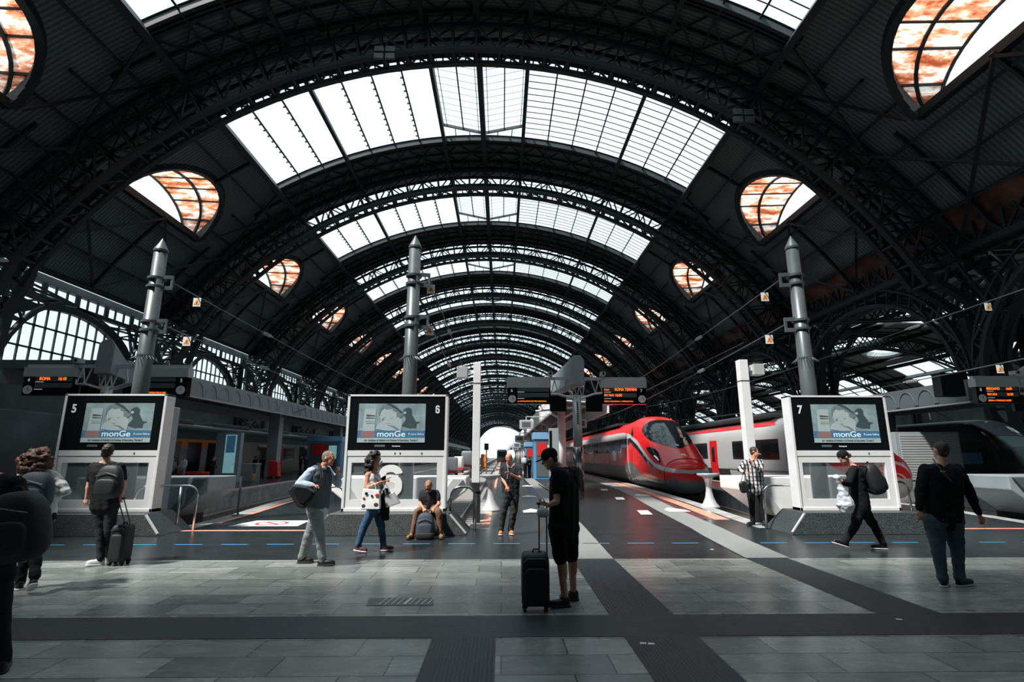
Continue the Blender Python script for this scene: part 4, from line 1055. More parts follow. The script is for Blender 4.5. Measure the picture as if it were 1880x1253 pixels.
# white carts between the tracks
for px, py, w, h, lb in ((829, 876, .95, 1.15, 'rounded white service cart nearest the track 6 signboard'), (842, 869, .95, 1.2, 'rounded white service cart, middle of the three'), (857, 862, 1.4, 1.9, 'boxy white service cart furthest from the signboard')):
    p = gr(px, py); p.x = max(min(p.x, -4.3), -8.0) if 0 else p.x
    t = empty('service_cart', (p.x, p.y, 0), label=lb, cat='cart', group='white service carts on the narrow platform')
    mb = MB(); mb.ell((0, 0, .45+h/2), ((w/2, 0, 0), (0, .9, 0), (0, 0, h/2)), 7, 20, 12); mb.build('cart_body', M['white'], t, True)
    mb = MB(); mb.box(-w/2, w/2, -.9, .9, .32, .47); mb.build('red_base', M['redplain'], t)
    for s in (-1, 1):
        for yy in (-.6, .6):
            mb = MB(); mb.tube((s*w*.42-.05, yy, .17), (s*w*.42+.05, yy, .17), .17, n=14); mb.build('wheel', M['rubber'], t)
# signal and far train
p = at(921, 838, 150); t = empty('far_train', (p.x+.1, 150, -.8), label='tiny train standing far down the track beyond the bald man', cat='train')
mb = MB(); mb.ell((0, 6, 2.4), ((1.45, 0, 0), (0, 6, 0), (0, 0, 1.9)), 8, 16, 12); mb.build('train_body', M['pole'], t, True); mb = MB(); mb.box(-1.1, 1.1, -.12, -.0, 2.3, 3.7); mb.build('windscreen', M['trglass'], t); mb = MB(); mb.box(-1.3, 1.3, -.05, .1, .3, .9); mb.build('red_skirt', M['redplain'], t)
for px, Y, h, lb in ((893, 75, 4.2, 'tall thin signal post beside the empty track left of the bald man'),):
    p = at(px, 838, Y); t = empty('signal_post', (p.x, Y, -.8), label=lb, cat='signal'); mb = MB(); mb.tube((0, 0, 0), (0, 0, h), .1); mb.build('mast', M['greydk'], t); mb = MB(); mb.box(-.3, .3, -.1, .1, h-.9, h); mb.build('signal_head', M['black'], t)
# far left low building and shutters at right
mb = MB(); mb.box(-37, -28.2, 15, 60, -.2, 4.3); o = mb.build('service_building', M['wall'], None, bevel=.05); tag(o, 'low grey stone service building at the far left', 'building')
bb = o
mb = MB(); mb.box(-28.22, -28.15, 15.5, 18.0, 0, 2.6); mb.build('door', M['greydk'], bb)
mb = MB(); mb.box(-28.22, -28.1, 19, 19.7, 2.2, 2.9); mb.build('window', M['cream'], bb)
p = at(1690, 850, 32); t = empty('shutter_booth', (p.x, 32, 0), label='grey booth with a horizontal roller shutter between track 7 signboard and the dark train', cat='booth')
mb = MB(); mb.box(-1.3, 2.6, 0, 2, -.3, 3.1); mb.build('booth_body', M['grey'], t, bevel=.02)
mb = MB()
for i in range(18): mb.box(-1.05, 2.4, -.04, 0, .3+i*.15, .3+i*.15+.11)
mb.build('shutter', M['cream'], t)
# paper scraps
for i, (px, py) in enumerate(((776, 966), (1650, 1139), (1180, 1183), (1195, 1184), (1307, 1010))):
    p = gr(px, py) if i else V((-1.72, 12.12, .22))
    mb = MB(); mb.poly([(-.03, -.02, 0), (.03, -.025, 0), (.035, .02, 0), (-.02, .03, 0)]) if i else mb.poly([(-.05, -.006, -.04), (.04, -.006, -.05), (.055, -.0, .02), (-.03, .0, .05)])
    o = mb.build('paper_scrap', M['whitepaint'], None, loc=(p.x, p.y-(.04 if not i else 0), .007 if i else .18))
    tag(o, ('white scrap stuck to the plinth below the track 6 signboard', 'white scrap on the dark floor band at the lower right', 'left scrap of a pair on the diagonal dark strip', 'right scrap of a pair on the diagonal dark strip', 'white scrap near the blue floor dashes, right of centre')[i], 'litter')
for px, py, lb in ((1870, 5, 0),): pass

# ================================================================== TRAINS
class Loft:
    def __init__(s, x, ytip, prof, rz=0):
        s.x = x; s.y = ytip; s.prof = prof; s.rz = rz     # prof: list of (d, halfwidth, top, bottom, exponent)
    def par(s, d):
        P = s.prof
        if d <= P[0][0]: return P[0][1:]
        for a, b in zip(P, P[1:]):
            if d <= b[0]:
                f = (d-a[0])/(b[0]-a[0]); g_ = f*f*(3-2*f) if 0 else f
                return tuple(a[i]+(b[i]-a[i])*g_ for i in range(1, 5))
        return P[-1][1:]
    def pt(s, d, phi, off=0):      # phi 0 top, + toward -x, pi bottom
        w, t, b, n = s.par(d); c = (t+b)/2; h = (t-b)/2+off; w += off; e = 2/n
        f = lambda v: math.copysign(abs(v)**e, v)
        return V((-w*f(math.sin(phi)), d, c+h*f(math.cos(phi))))
    def phi_z(s, d, z):            # left side
        w, t, b, n = s.par(d); c = (t+b)/2; h = (t-b)/2
        v = max(-1, min(1, (z-c)/h)); v = math.copysign(abs(v)**(n/2), v); return math.acos(v)
    def body(s, name, m, parent, ds, n=64):
        vs = []; fs = []
        for d in ds:
            for k in range(n): vs.append(s.pt(d, 2*PI*k/n))
        for i in range(len(ds)-1):
            for k in range(n): fs.append((i*n+k, (i+1)*n+k, (i+1)*n+(k+1) % n, i*n+(k+1) % n))
        fs += [tuple(range(n)), tuple(range((len(ds)-1)*n, len(ds)*n))[::-1]]
        mb = MB(); mb.add(vs, fs); return mb.build(name, m, parent, True)
    def band(s, name, m, parent, ds, z1, z0, side=1, off=.012, k=6):
        mb = MB(); rows = []
        for d in ds:
            a = s.phi_z(d, z1(d)); b = s.phi_z(d, z0(d)); rows.append([s.pt(d, side*(a+(b-a)*i/k), off) for i in range(k+1)])
        for r0, r1 in zip(rows, rows[1:]):
            for i in range(k): mb.quad(r0[i], r1[i], r1[i+1], r0[i+1])
        return mb.build(name, m, parent, True)
    def patch(s, name, m, parent, ds, ph0, ph1, off=.014, k=14):
        mb = MB(); rows = [[s.pt(d, ph0(d)+(ph1(d)-ph0(d))*i/k, off) for i in range(k+1)] for d in ds]
        for r0, r1 in zip(rows, rows[1:]):
            for i in range(k): mb.quad(r0[i], r1[i], r1[i+1], r0[i+1])
        return mb.build(name, m, parent, True)
def fr(a, b, n): return [a+(b-a)*i/n for i in range(n+1)]
def lin(*pp):
    def f(d):
        if d <= pp[0][0]: return pp[0][1]
        for (a, u), (b, v) in zip(pp, pp[1:]):
            if d <= b: return u+(v-u)*(d-a)/(b-a)
        return pp[-1][1]
    return f
def smoothprof(P):
    out = []
    for i in range(len(P)-1):
        p0 = P[max(i-1, 0)]; p1 = P[i]; p2 = P[i+1]; p3 = P[min(i+2, len(P)-1)]
        for k in range(5):
            t = k/5; d = p1[0]+(p2[0]-p1[0])*t; r = [d]
            for j in range(1, 5):
                m1 = (p2[j]-p0[j])/max(1e-3, p2[0]-p0[0]); m2 = (p3[j]-p1[j])/max(1e-3, p3[0]-p1[0]); L = p2[0]-p1[0]
                r.append((2*t**3-3*t**2+1)*p1[j]+(t**3-2*t**2+t)*m1*L+(-2*t**3+3*t**2)*p2[j]+(t**3-t**2)*m2*L)
            out.append(tuple(r))
    out.append(P[-1]); return out
# --- red high-speed train
RT = empty('high_speed_train', (9.28, 26.6, 0), rz=-math.radians(.45), label='red and grey high-speed train with a long pointed nose at the central platform', cat='train')
prof = smoothprof([(0, .05, .68, .60, 2.2), (.03, .42, .98, .30, 2.2), (.12, .78, 1.22, .03, 2.3), (.45, 1.06, 1.45, -.12, 2.4), (1.1, 1.26, 1.80, -.18, 2.5), (2.0, 1.37, 2.30, -.2, 2.6), (3.0, 1.43, 2.95, -.2, 2.7), (4.0, 1.45, 3.55, -.2, 2.8), (5.0, 1.46, 3.92, -.2, 2.9), (6.2, 1.46, 4.05, -.2, 3.0), (8.0, 1.46, 3.95, -.2, 3.1), (10, 1.46, 3.88, -.2, 3.2), (100, 1.46, 3.88, -.2, 3.2)])
L1 = Loft(0, 0, prof)
ds = [0, .01, .02, .03, .05, .08, .14]+fr(.2, 10, 50)+fr(10.5, 95, 26)
L1.body('car_body', M['red'], RT, ds)
dd = [.0, .01, .02, .03, .05, .08, .14]+fr(.2, 10, 50)+fr(10.5, 95, 26)
for sd_ in (1, -1):
    L1.band('grey_skirt', M['trgrey'], RT, dd, lin((0, .50), (1.2, .50), (2.2, .50), (4.0, .62), (5.2, 1.05), (6.2, 1.35), (7.2, 1.3), (8.5, 1.05), (95, 1.05)), lambda d: -.199, sd_, k=8)
    L1.band('window_band', M['trglass'], RT, fr(6.3, 95, 60), lin((6.3, 2.75), (95, 2.75)), lin((6.3, 2.55), (7.2, 2.35), (8.4, 1.9), (95, 1.9)), sd_, .016)
    L1.band('silver_stripe', M['trsilver'], RT, fr(6.3, 95, 40), lin((6.3, 2.95), (7, 3.05), (9, 3.2), (95, 3.2)), lambda d: 2.75, sd_, .018, k=3)
    L1.band('silver_swoosh', M['trsilver'], RT, [0.01, .02, .03, .05, .08, .14]+fr(.2, 6.3, 34), lin((0, 1.0), (.6, 1.14), (1.6, 1.32), (3, 1.85), (4.6, 2.55), (6.3, 2.95)), lin((0, .84), (.6, .94), (1.6, 1.12), (3, 1.65), (4.6, 2.3), (6.3, 2.75)), sd_, .02, k=3)
    L1.band('black_swoosh', M['trglass'], RT, fr(1.7, 6.3, 26), lin((1.7, 1.14), (3, 1.66), (4.6, 2.31), (6.3, 2.76)), lin((1.7, 1.10), (3, 1.42), (4.6, 2.02), (6.3, 2.5)), sd_, .019, k=3)
    L1.band('headlight', M['trglass'], RT, fr(1.15, 2.9, 14), lambda d: 1.42+(d-1.15)*.42+.20*math.sin(PI*(d-1.15)/1.75), lambda d: 1.33+(d-1.15)*.40-.02*math.sin(PI*(d-1.15)/1.75), sd_, .02)
    L1.band('lamp_lens', M['scrwhite'], RT, fr(1.3, 1.9, 6), lambda d: 1.40+(d-1.15)*.42+.04*math.sin(PI*(d-1.3)/.6), lambda d: 1.37+(d-1.15)*.40, sd_, .03)
    L1.band('cab_side_window', M['trglass'], RT, fr(5.7, 6.25, 4), lin((5.7, 3.0), (6.25, 3.45)), lin((5.7, 2.75), (6.25, 2.9)), sd_, .02)
    L1.band('air_intake', M['trgrey'], RT, fr(.1, .3, 5), lambda d: .68, lambda d: .50, sd_, .022, k=3)
wsf = lin((1.62, .06), (1.9, .26), (2.25, .55), (2.8, .80), (3.4, .92), (4.0, .96), (4.3, .90), (4.42, .72))
L1.patch('windscreen', M['trglass'], RT, fr(1.62, 4.42, 28), lambda d: -wsf(d), lambda d: wsf(d))
mb = MB(); pr = None
for i in range(41):
    a = 2*PI*i/40; p = L1.pt(.62, a, .015)
    if pr and not (-.0 > 1): mb.bar(pr, p, .02, .02)
    pr = p
mb.build('nose_seam', M['rubber'], RT)
mb = MB(); c = L1.pt(1.88, 0, .025); mb.ell(c, ((.11, 0, 0), (0, .11, .05), (0, -.01, .02))); mb.build('round_emblem', M['trsilver'], RT, True)
tl = text('FS', 'nose_lettering', M['numwhite'], L1.pt(.95, .0, .02), .26, RT, rot=(math.radians(32), 0, 0), bold=.006); tl.data.transform(Matrix.Shear('XY', 4, (.25, 0)) if 0 else Matrix.Identity(4))
n1, n2 = L1.pt(.45, PI*.42, .03), 0
text('21', 'unit_number', M['dull'], L1.pt(.95, L1.phi_z(.95, .85), .025), .16, RT, rot=(PI/2, 0, -math.radians(68)))
# windows cut lines, doors, details on the platform side
for i, d0 in enumerate([9.3+2.35*k for k in range(28)]):
    if i % 9 in (4, 8): continue
    L1.band('window', M['trwin'] if 'trwin' in M else M['black'], RT, fr(d0, d0+1.75, 2), lambda d: 2.66, lambda d: 1.98, 1, .024, k=3)
for d0 in (7.1, 20.5, 27.4, 46):
    mb = MB()
    for dd_ in (d0, d0+.95):
        pts = [L1.pt(dd_, L1.phi_z(dd_, z), .022) for z in (.25, .8, 1.4, 2.0, 2.6, 3.1)]
        for p, q in zip(pts, pts[1:]): mb.bar(p, q, .025, .025)
    mb.build('door_outline', M['trsilver'], RT)
L1.band('open_doorway', M['orangebox'], RT, fr(34, 35.2, 2), lambda d: 2.9, lambda d: .4, 1, .03, k=3)
for d0 in fr(10, 90, 3)[:-1]:
    mb = MB(); mb.box(-1.2, 1.2, d0+1, d0+24, 3.78, 3.95); mb.build('roof_equipment', M['dull'], RT)
for k in range(10):
    for s in (-1, 1):
        d0 = 5.2+k*9.0
        for q in (0, 2.6):
            mb = MB(); mb.tube((s*.72-.07, d0+q, -.05), (s*.72+.07, d0+q, -.05), .43, n=20); mb.build('wheel', M['dull'], RT)
mb = MB(); mb.box(-1.2, 1.2, 2.5, 95, -.38, -.15); mb.build('underframe', M['dull'], RT)
# --- white train with red nose at the right
WT = empty('white_train', (16.75, 23.0, 0), label='white train with black windows and red nose behind the track 7 signboard', cat='train')
prof = smoothprof([(0, .05, .62, .5, 2.2), (.04, .5, .95, .15, 2.3), (.25, .95, 1.5, -.1, 2.5), (1, 1.22, 2.0, -.18, 2.6), (2, 1.36, 2.5, -.2, 2.8), (3.4, 1.43, 3.3, -.2, 3.0), (4.6, 1.45, 3.75, -.2, 3.2), (6, 1.45, 3.85, -.2, 3.4), (8, 1.45, 3.85, -.2, 3.6), (100, 1.45, 3.85, -.2, 3.6)])
L2 = Loft(0, 0, prof)
L2.body('car_body', M['trwhite'], WT, [0, .01, .02, .04, .07, .12]+fr(.2, 8, 36)+fr(8.6, 95, 26))
for sd_ in (1, -1):
    L2.band('red_roofline', M['red'], WT, fr(5, 95, 30), lambda d: 3.62, lambda d: 3.38, sd_, .014, k=3)
    L2.band('black_roof_edge', M['dull'], WT, fr(5, 95, 30), lambda d: 3.84, lambda d: 3.62, sd_, .02, k=3)
    L2.band('dark_lower_panel', M['dull'], WT, fr(13.4, 95, 20), lambda d: .85, lambda d: -.15, sd_, .014, k=4)
    L2.band('window_band', M['trglass'], WT, fr(6.6, 12.6, 4), lambda d: 2.62, lambda d: 1.5, sd_, .016, k=3)
    L2.band('window_band', M['trglass'], WT, fr(17, 28, 8), lambda d: 2.62, lambda d: 1.5, sd_, .016, k=3)
    L2.band('window_band', M['trglass'], WT, fr(29.6, 95, 30), lambda d: 2.62, lambda d: 1.5, sd_, .016, k=3)
    L2.band('headlight', M['trglass'], WT, fr(.5, 1.9, 8), lambda d: 1.25+.3*d+.1*math.sin(PI*(d-.5)/1.4), lambda d: 1.2+.28*d, sd_, .025, k=3)
    for d0 in (7.6, 9.4, 11.2, 18.2, 20.4, 22.6, 24.8): L2.band('window', M['black'], WT, fr(d0, d0+.9, 2), lambda d: 2.5, lambda d: 1.62, sd_, .022, k=2)
rz_ = lin((0, .72), (.6, .86), (1.6, 1.0), (2.6, 1.5), (3.6, 2.3), (4.4, 3.3))
L2.patch('red_nose', M['red'], WT, [0, .01, .03, .08]+fr(.15, 4.4, 24), lambda d: -L2.phi_z(d, rz_(d)), lambda d: L2.phi_z(d, rz_(d)), .014, k=40)
L2.patch('windscreen', M['trglass'], WT, fr(2.0, 4.4, 14), lambda d: -lin((2.0, .6), (3, .85), (4.4, 1.0))(d), lambda d: lin((2.0, .6), (3, .85), (4.4, 1.0))(d), .03)
for d0 in (15.2, 28.2, 40.5):
    L2.band('red_door', M['red'], WT, fr(d0, d0+1.3, 2), lambda d: 2.75, lambda d: .35, 1, .03, k=4); L2.band('door_window', M['trglass'], WT, fr(d0+.45, d0+.9, 2), lambda d: 2.3, lambda d: 1.3, 1, .04, k=3)
mb = MB()
for dd_ in (4.9, 5.8):
    pts = [L2.pt(dd_, L2.phi_z(dd_, z), .022) for z in (.9, 1.3, 1.8, 2.4, 3.0)]
    for p, q in zip(pts, pts[1:]): mb.bar(p, q, .03, .03)
mb.bar(L2.pt(4.9, L2.phi_z(4.9, 3.0), .022), L2.pt(5.8, L2.phi_z(5.8, 3.0), .022), .03); mb.build('cab_door_outline', M['dull'], WT)
mb = MB()
for dd_ in (5.05, 5.65): mb.bar(L2.pt(dd_, L2.phi_z(dd_, 1.2), .06), L2.pt(dd_, L2.phi_z(dd_, 2.5), .06), .04)
mb.build('grab_rail', M['pole'], WT)
mb = MB(); mb.box(-1.1, 1.1, 8, 95, 3.8, 4.15); mb.build('roof_equipment', M['dull'], WT, bevel=.1)
mb = MB(); mb.box(-1.2, 1.2, 2.5, 95, -.4, -.15); mb.build('underframe', M['dull'], WT)
mb = MB(); mb.box(-1.452, -1.44, 5.2, 13.5, .84, .87); mb.build('seam_line', M['dull'], WT)
# --- dark teal regional train, left
GT = empty('regional_train', (-25.4, 35.5, 0), label='dark teal and orange regional train behind the left platform', cat='train')
prof = [(0, 1.42, 4.15, -.2, 5), (90, 1.42, 4.15, -.2, 5)]; L3 = Loft(0, 0, prof)
L3.body('car_body', M['cream'], GT, fr(0, 90, 20), 96)
Lb = lambda nm, m, a, b, z1, z0, off=.014: L3.band(nm, M[m], GT, fr(a, b, 2), lambda d: z1, lambda d: z0, -1, off, k=4)
Lb('teal_upper_side', 'teal', 0, 90, 4.0, 2.95); Lb('orange_stripe', 'trorange', 0, 11.5, 2.95, 2.3)
for i in range(4): Lb('door', 'black', .6+i*2.8, 2.5+i*2.8, 2.72, .4, .02)
for i in range(12): Lb('window', 'trglass', 18+i*5.5, 22+i*5.5, 2.75, 1.2, .02)
for i in range(5): Lb('red_door', 'redplain', 23+i*11, 24.3+i*11, 2.7, .2, .025)
for i in range(9):
    mb = MB(); mb.box(-1.0, 1.0, 1+i*9.5, 7.5+i*9.5, 4.05, 4.45); mb.build('roof_unit', M['greydk'], GT, bevel=.12)
mb = MB(); mb.box(-1.1, 1.1, 0, 90, -.45, -.15); mb.build('underframe', M['dull'], GT)
M['locodark'] = mat('very dark green paint', (.016, .03, .032), .35)
# --- dark locomotive at the right
DT = empty('dark_locomotive', (28.8, 24.5, 0), label='dark green locomotive cab at the right edge behind the man in the jacket', cat='train')
DT.location = (30.6, 31.5, 0)
prof = smoothprof([(0, 1.30, 2.2, -.3, 4), (.6, 1.40, 3.0, -.35, 4.5), (1.6, 1.45, 3.75, -.35, 5), (2.5, 1.47, 3.95, -.35, 5), (60, 1.47, 3.95, -.35, 5)]); L4 = Loft(0, 0, prof)
L4.body('car_body', M['locodark'], DT, [0, .1, .3]+fr(.6, 3, 10)+fr(6, 58, 8), 64)
L4.patch('windscreen', M['trglass'], DT, fr(.5, 1.8, 6), lambda d: -.85, lambda d: .85, .02)
L4.band('cab_window', M['trglass'], DT, fr(2.6, 3.8, 2), lambda d: 3.1, lambda d: 2.1, 1, .02, k=3)
L4.band('blue_panel', M['blue'], DT, fr(.9, 2.3, 4), lambda d: 1.9, lambda d: 1.2, 1, .02, k=3)
L4.band('dark_skirt', M['dull'], DT, fr(.1, 58, 20), lambda d: .8, lambda d: -.3, 1, .02, k=3)
mb = MB()
mb.bar((-.9, 5, 4.1), (0, 6.2, 5.0), .08); mb.bar((0, 6.2, 5.0), (0, 4.6, 5.5), .08); mb.bar((-1.0, 4.6, 5.5), (1.0, 4.6, 5.5), .08); mb.bar((.9, 5, 4.1), (0, 6.2, 5.0), .08); mb.build('pantograph', M['dull'], DT)

# ================================================================== PEOPLE
M['skin'] = mat('light skin', (.62, .33, .24), .55, var=.08, vs=12)
M['skinwarm'] = mat('sunlit ruddy skin', (.60, .25, .15), .5, var=.12, vs=12)
M['skintan'] = mat('tan skin', (.46, .22, .14), .5, var=.1, vs=12)
M['lips'] = mat('lips', (.42, .14, .12), .5)
M['eyewhite'] = mat('eye', (.6, .58, .55), .2); M['pupil'] = mat('dark iris', (.02, .012, .01), .2)
M['hairdark'] = mat('dark brown hair', (.028, .018, .014), .55, bump=.8, bs=60)
M['hairblack'] = mat('black curly hair', (.012, .010, .010), .6, bump=1, bs=50)
M['hairbrown'] = mat('reddish brown curly hair', (.11, .045, .025), .55, bump=1, bs=40, var=.4, vs=12)
M['hairgrey'] = mat('short grey hair', (.16, .14, .13), .7, bump=.6, bs=90)
M['stubble'] = mat('shaved hair shadow', (.30, .15, .10), .7)
def cloth(n, c, var=.12, rough=.85): return mat(n, c, rough, var=var, vs=7, bump=.25, bs=70, spec=.2)
M['blackcloth'] = cloth('black cotton', (.008, .009, .011)); M['darkcloth'] = cloth('charcoal cloth', (.022, .026, .030))
M['greytrouser'] = cloth('light grey trousers', (.24, .26, .27)); M['vest'] = cloth('slate grey waistcoat', (.09, .12, .145))
M['bluejean'] = cloth('blue jeans', (.035, .085, .16), .4); M['palejean'] = cloth('faded slate jeans', (.075, .105, .135), .3)
M['shirtblue'] = cloth('pale blue shirt', (.46, .56, .70), .05); M['whitecloth'] = cloth('white cotton', (.68, .70, .72), .05)
M['brownpants'] = cloth('brown trousers', (.17, .09, .06), .3); M['camo'] = cloth('dark patterned joggers', (.035, .04, .043), .5)
M['shoeblack'] = mat('black shoe leather', (.01, .011, .014), .4); M['sole'] = mat('white shoe sole', (.7, .71, .72), .6)
M['boot'] = mat('tan orange boots', (.62, .22, .06), .6, var=.3, vs=25); M['sneak'] = mat('dark red patterned sneakers', (.10, .03, .05), .6, var=.8, vs=40)
M['shoebrown'] = mat('brown and yellow hiking shoe', (.22, .12, .05), .7, var=.5, vs=25)
M['whiteshoe'] = mat('white shoe', (.6, .62, .63), .6); M['bagblack'] = mat('black nylon', (.010, .012, .015), .6, bump=.3, bs=50)
M['bagblue'] = mat('navy grey nylon', (.035, .05, .07), .7, bump=.3, bs=50); M['silver'] = mat('silver leather', (.55, .56, .57), .3, metal=.5)
M['plastic'] = mat('translucent white plastic bag', (.55, .60, .66), .4); M['mask'] = mat('pale mask fabric', (.62, .68, .72), .8)
# plaid
m = cloth('black and white plaid', (.7, .7, .7)); M['plaid'] = m; nt = m.node_tree; b_ = nt.nodes['Principled BSDF']
tc = nt.nodes.new('ShaderNodeTexCoord'); prev = None
for ax, sc_, lo in (('X', 3.6, .45), ('Z', 3.2, .5)):
    w_ = nt.nodes.new('ShaderNodeTexWave'); w_.bands_direction = ax; w_.inputs['Scale'].default_value = sc_; w_.inputs['Distortion'].default_value = .8; w_.inputs['Detail Scale'].default_value = 1
    c_ = nt.nodes.new('ShaderNodeValToRGB'); c_.color_ramp.interpolation = 'EASE'; c_.color_ramp.elements[0].position = .25; c_.color_ramp.elements[0].color = (.03 if ax == 'X' else .35, .035 if ax == 'X' else .36, .04 if ax == 'X' else .38, 1); c_.color_ramp.elements[1].position = lo; c_.color_ramp.elements[1].color = (.78, .78, .78, 1)
    nt.links.new(tc.outputs['Object'], w_.inputs['Vector']); nt.links.new(w_.outputs['Fac'], c_.inputs['Fac'])
    if prev is None: prev = c_.outputs[0]
    else:
        mx = nt.nodes.new('ShaderNodeMix'); mx.data_type = 'RGBA'; mx.blend_type = 'MULTIPLY'; mx.inputs['Factor'].default_value = 1
        nt.links.new(prev, mx.inputs['A']); nt.links.new(c_.outputs[0], mx.inputs['B']); prev = mx.outputs['Result']
nt.links.new(prev, b_.inputs['Base Color'])

def hand(mb, wr, ha, nrm, curl=.5, side=1, k=1.0):
    d = (ha-wr); L = max(.05, d.length); d = d.normalized(); n = (V(nrm)-d*V(nrm).dot(d)).normalized(); w = d.cross(n)*side
    pal = wr+d*.045*k
    mb.ell(pal, (d*.052*k, w*.040*k, n*.016*k), 2.6, 12, 8)
    for i, (o, l) in enumerate(((-.030, .072), (-.010, .082), (.010, .078), (.029, .062))):
        p = wr+(d*.085+w*o)*k; dd = (d*math.cos(curl*.7)-n*math.sin(curl*.7)); q = p+dd*l*.5*k
        d2 = (d*math.cos(curl*2)-n*math.sin(curl*2)); r = q+d2*l*.5*k
        mb.cap(p-d*.01, q, .0095*k, .0088*k, 8); mb.cap(q, r, .0088*k, .0078*k, 8)
    p = wr+(d*.03-w*.03)*k; q = p+(d*.6-w*.65-n*.2).normalized()*.04*k; r = q+(d*.9-w*.15-n*(.2+curl*.4)).normalized()*.034*k
    mb.cap(p, q, .012*k, .0105*k, 8); mb.cap(q, r, .0105*k, .0088*k, 8)

def person(label, J, f, skin='skin', hair=None, top=('blackcloth', 'short'), bottom=('blackcloth', 'long'), shoe='shoeblack', sole='shoeblack', bulk=1.0, hk=1.0, u=None,
           vox=.010, glasses=False, curl=(.9, .9), nrm=(None, None), hem=None, legr=1.0, wr=.006, face=True, cap=False, group=None, hoody=0, hwide=1.0):
    """J: world joints. f: face direction"""
    f = V(f).normalized()
    root = empty('person', ((J['ana'].x+J['anb'].x)/2, (J['ana'].y+J['anb'].y)/2, 0), label=label, cat='person', group=group)
    O = V(root.location)
    c = J['head']; nk = J['neck']
    u = V(u).normalized() if u else (c-nk); u = (u-f*u.dot(f)).normalized(); r = f.cross(u)
    sa, sb = J['sha'], J['shb']; ha_, hb_ = J['hia'], J['hib']
    pel = (ha_+hb_)/2; ch = (sa+sb)/2; ax = (pel-ch).normalized(); lat = (sb-sa).normalized(); fr_ = lat.cross(ax)
    if fr_.dot(f) < 0 and abs(fr_.dot(f)) > .2: fr_ = -fr_
    def limbs(mb, side, r0, r1, r2):
        mb.cap(J['sh'+side], J['el'+side], r0, r1); mb.cap(J['el'+side], J['wr'+side], r1, r2)
    body = MB()
    # torso
    for s, hp in ((sa, ha_), (sb, hb_)):
        p = ch.lerp(s, .52)+ax*.07; q = pel.lerp(hp, .75)-ax*.03
        body.cap(p, q, .098*bulk, .102*bulk, 16)
        body.cap(nk.lerp(ch, .5), s+ax*.01, .055, .054)
    body.cap(ch+ax*.12, pel-ax*.1, .11*bulk, .108*bulk, 16)
    body.cap(ha_, hb_, .098*bulk, .098*bulk)
    body.cap(ch-ax*.0, c-u*.05-f*.02, .058, .050, 14)
    # head
    body.ell(c+u*.022*hk-f*.012*hk, (r*.074*hk, f*.094*hk, u*.098*hk), 2.15, 20, 14)
    body.ell(c-u*.045*hk+f*.025*hk, (r*.056*hk, f*.064*hk, u*.080*hk), 2.2, 18, 12)
    body.ell(c-u*.100*hk+f*.058*hk, (r*.030*hk, f*.026*hk, u*.022*hk), 2.2)
    body.cap(c+f*.084*hk+u*.012*hk, c+f*.108*hk-u*.026*hk, .009*hk, .013*hk, 8)
    body.cap(c+f*.078*hk+u*.022*hk-r*.035*hk, c+f*.078*hk+u*.022*hk+r*.035*hk, .014*hk, .014*hk, 8)
    for s in (-1, 1): body.ell(c+r*(.076*hk*s)-u*.008*hk-f*.012*hk, (r*.011*hk, f*.019*hk, u*.032*hk), 2)
    body.cap(c+f*.080*hk-u*.060*hk-r*.018*hk, c+f*.080*hk-u*.060*hk+r*.018*hk, .010*hk, .010*hk, 8)
    for i, s in enumerate('ab'):
        limbs(body, s, .049*min(bulk, 1.15), .038, .027)
        e, w = J['el'+s], J['wr'+s]; body.cap(e.lerp(w, .12), e.lerp(w, .4), .042, .036)
        h = J['ha'+s]; n = nrm[i] or (w-e).cross(lat); n = V(n) if V(n).length > 1e-3 else V((0, 0, 1))
        hand(body, w, w+(h-w).normalized()*.1, n, curl[i], 1 if i else -1)
        kn, an = J['kn'+s], J['an'+s]; hp = J['hi'+s]
        body.cap(hp, kn, .088*min(bulk, 1.15), .056); body.cap(kn, an, .054, .038); 
        back = -f if bottom[1] == 'shorts' else V((0, 0, 0))
        body.cap(kn.lerp(an, .18)+back*.018, kn.lerp(an, .48)+back*.012, .056, .046)
        t = J['to'+s]; body.cap(an-V((0, 0, .02)), (an-V((0, 0, .03))).lerp(t, .45), .034, .020)
    bo = body.blob('body', M[skin], root, vox, 3, org=O)
    # eyes, brows, lips
    if face:
        for s in (-1, 1):
            m_ = MB(); m_.sph(c+f*.0805*hk+r*.031*hk*s-O-u*.001, .0125*hk); e = m_.build('eye', M['eyewhite'], root, True)
            m_ = MB(); m_.sph(c+f*.0885*hk+r*.031*hk*s-O-u*.001, .006*hk); m_.build('iris', M['pupil'], e, True)
            m_ = MB(); m_.cap(c+f*.092*hk+r*.018*hk*s+u*.026*hk-O, c+f*.080*hk+r*.05*hk*s+u*.027*hk-O, .0045*hk, .003*hk, 6); m_.build('eyebrow', M['hairdark'], root, True)
        m_ = MB(); m_.cap(c+f*.0905*hk-u*.060*hk-r*.017*hk-O, c+f*.0905*hk-u*.060*hk+r*.017*hk-O, .0055*hk, .0055*hk, 8); m_.build('lips', M['lips'], root, True)
    if glasses:
        m_ = MB()
        for s in (-1, 1): m_.ell(c+f*.104*hk+r*.033*hk*s+u*.002-O, (r*.028, f*.006, u*.020), 3); m_.bar(c+f*.1*hk+r*.062*hk*s+u*.008-O, c-f*.01+r*.08*hk*s+u*.008-O, .006)
        m_.bar(c+f*.106*hk-r*.01-O, c+f*.106*hk+r*.01-O, .006); m_.build('sunglasses', M['black'], root)
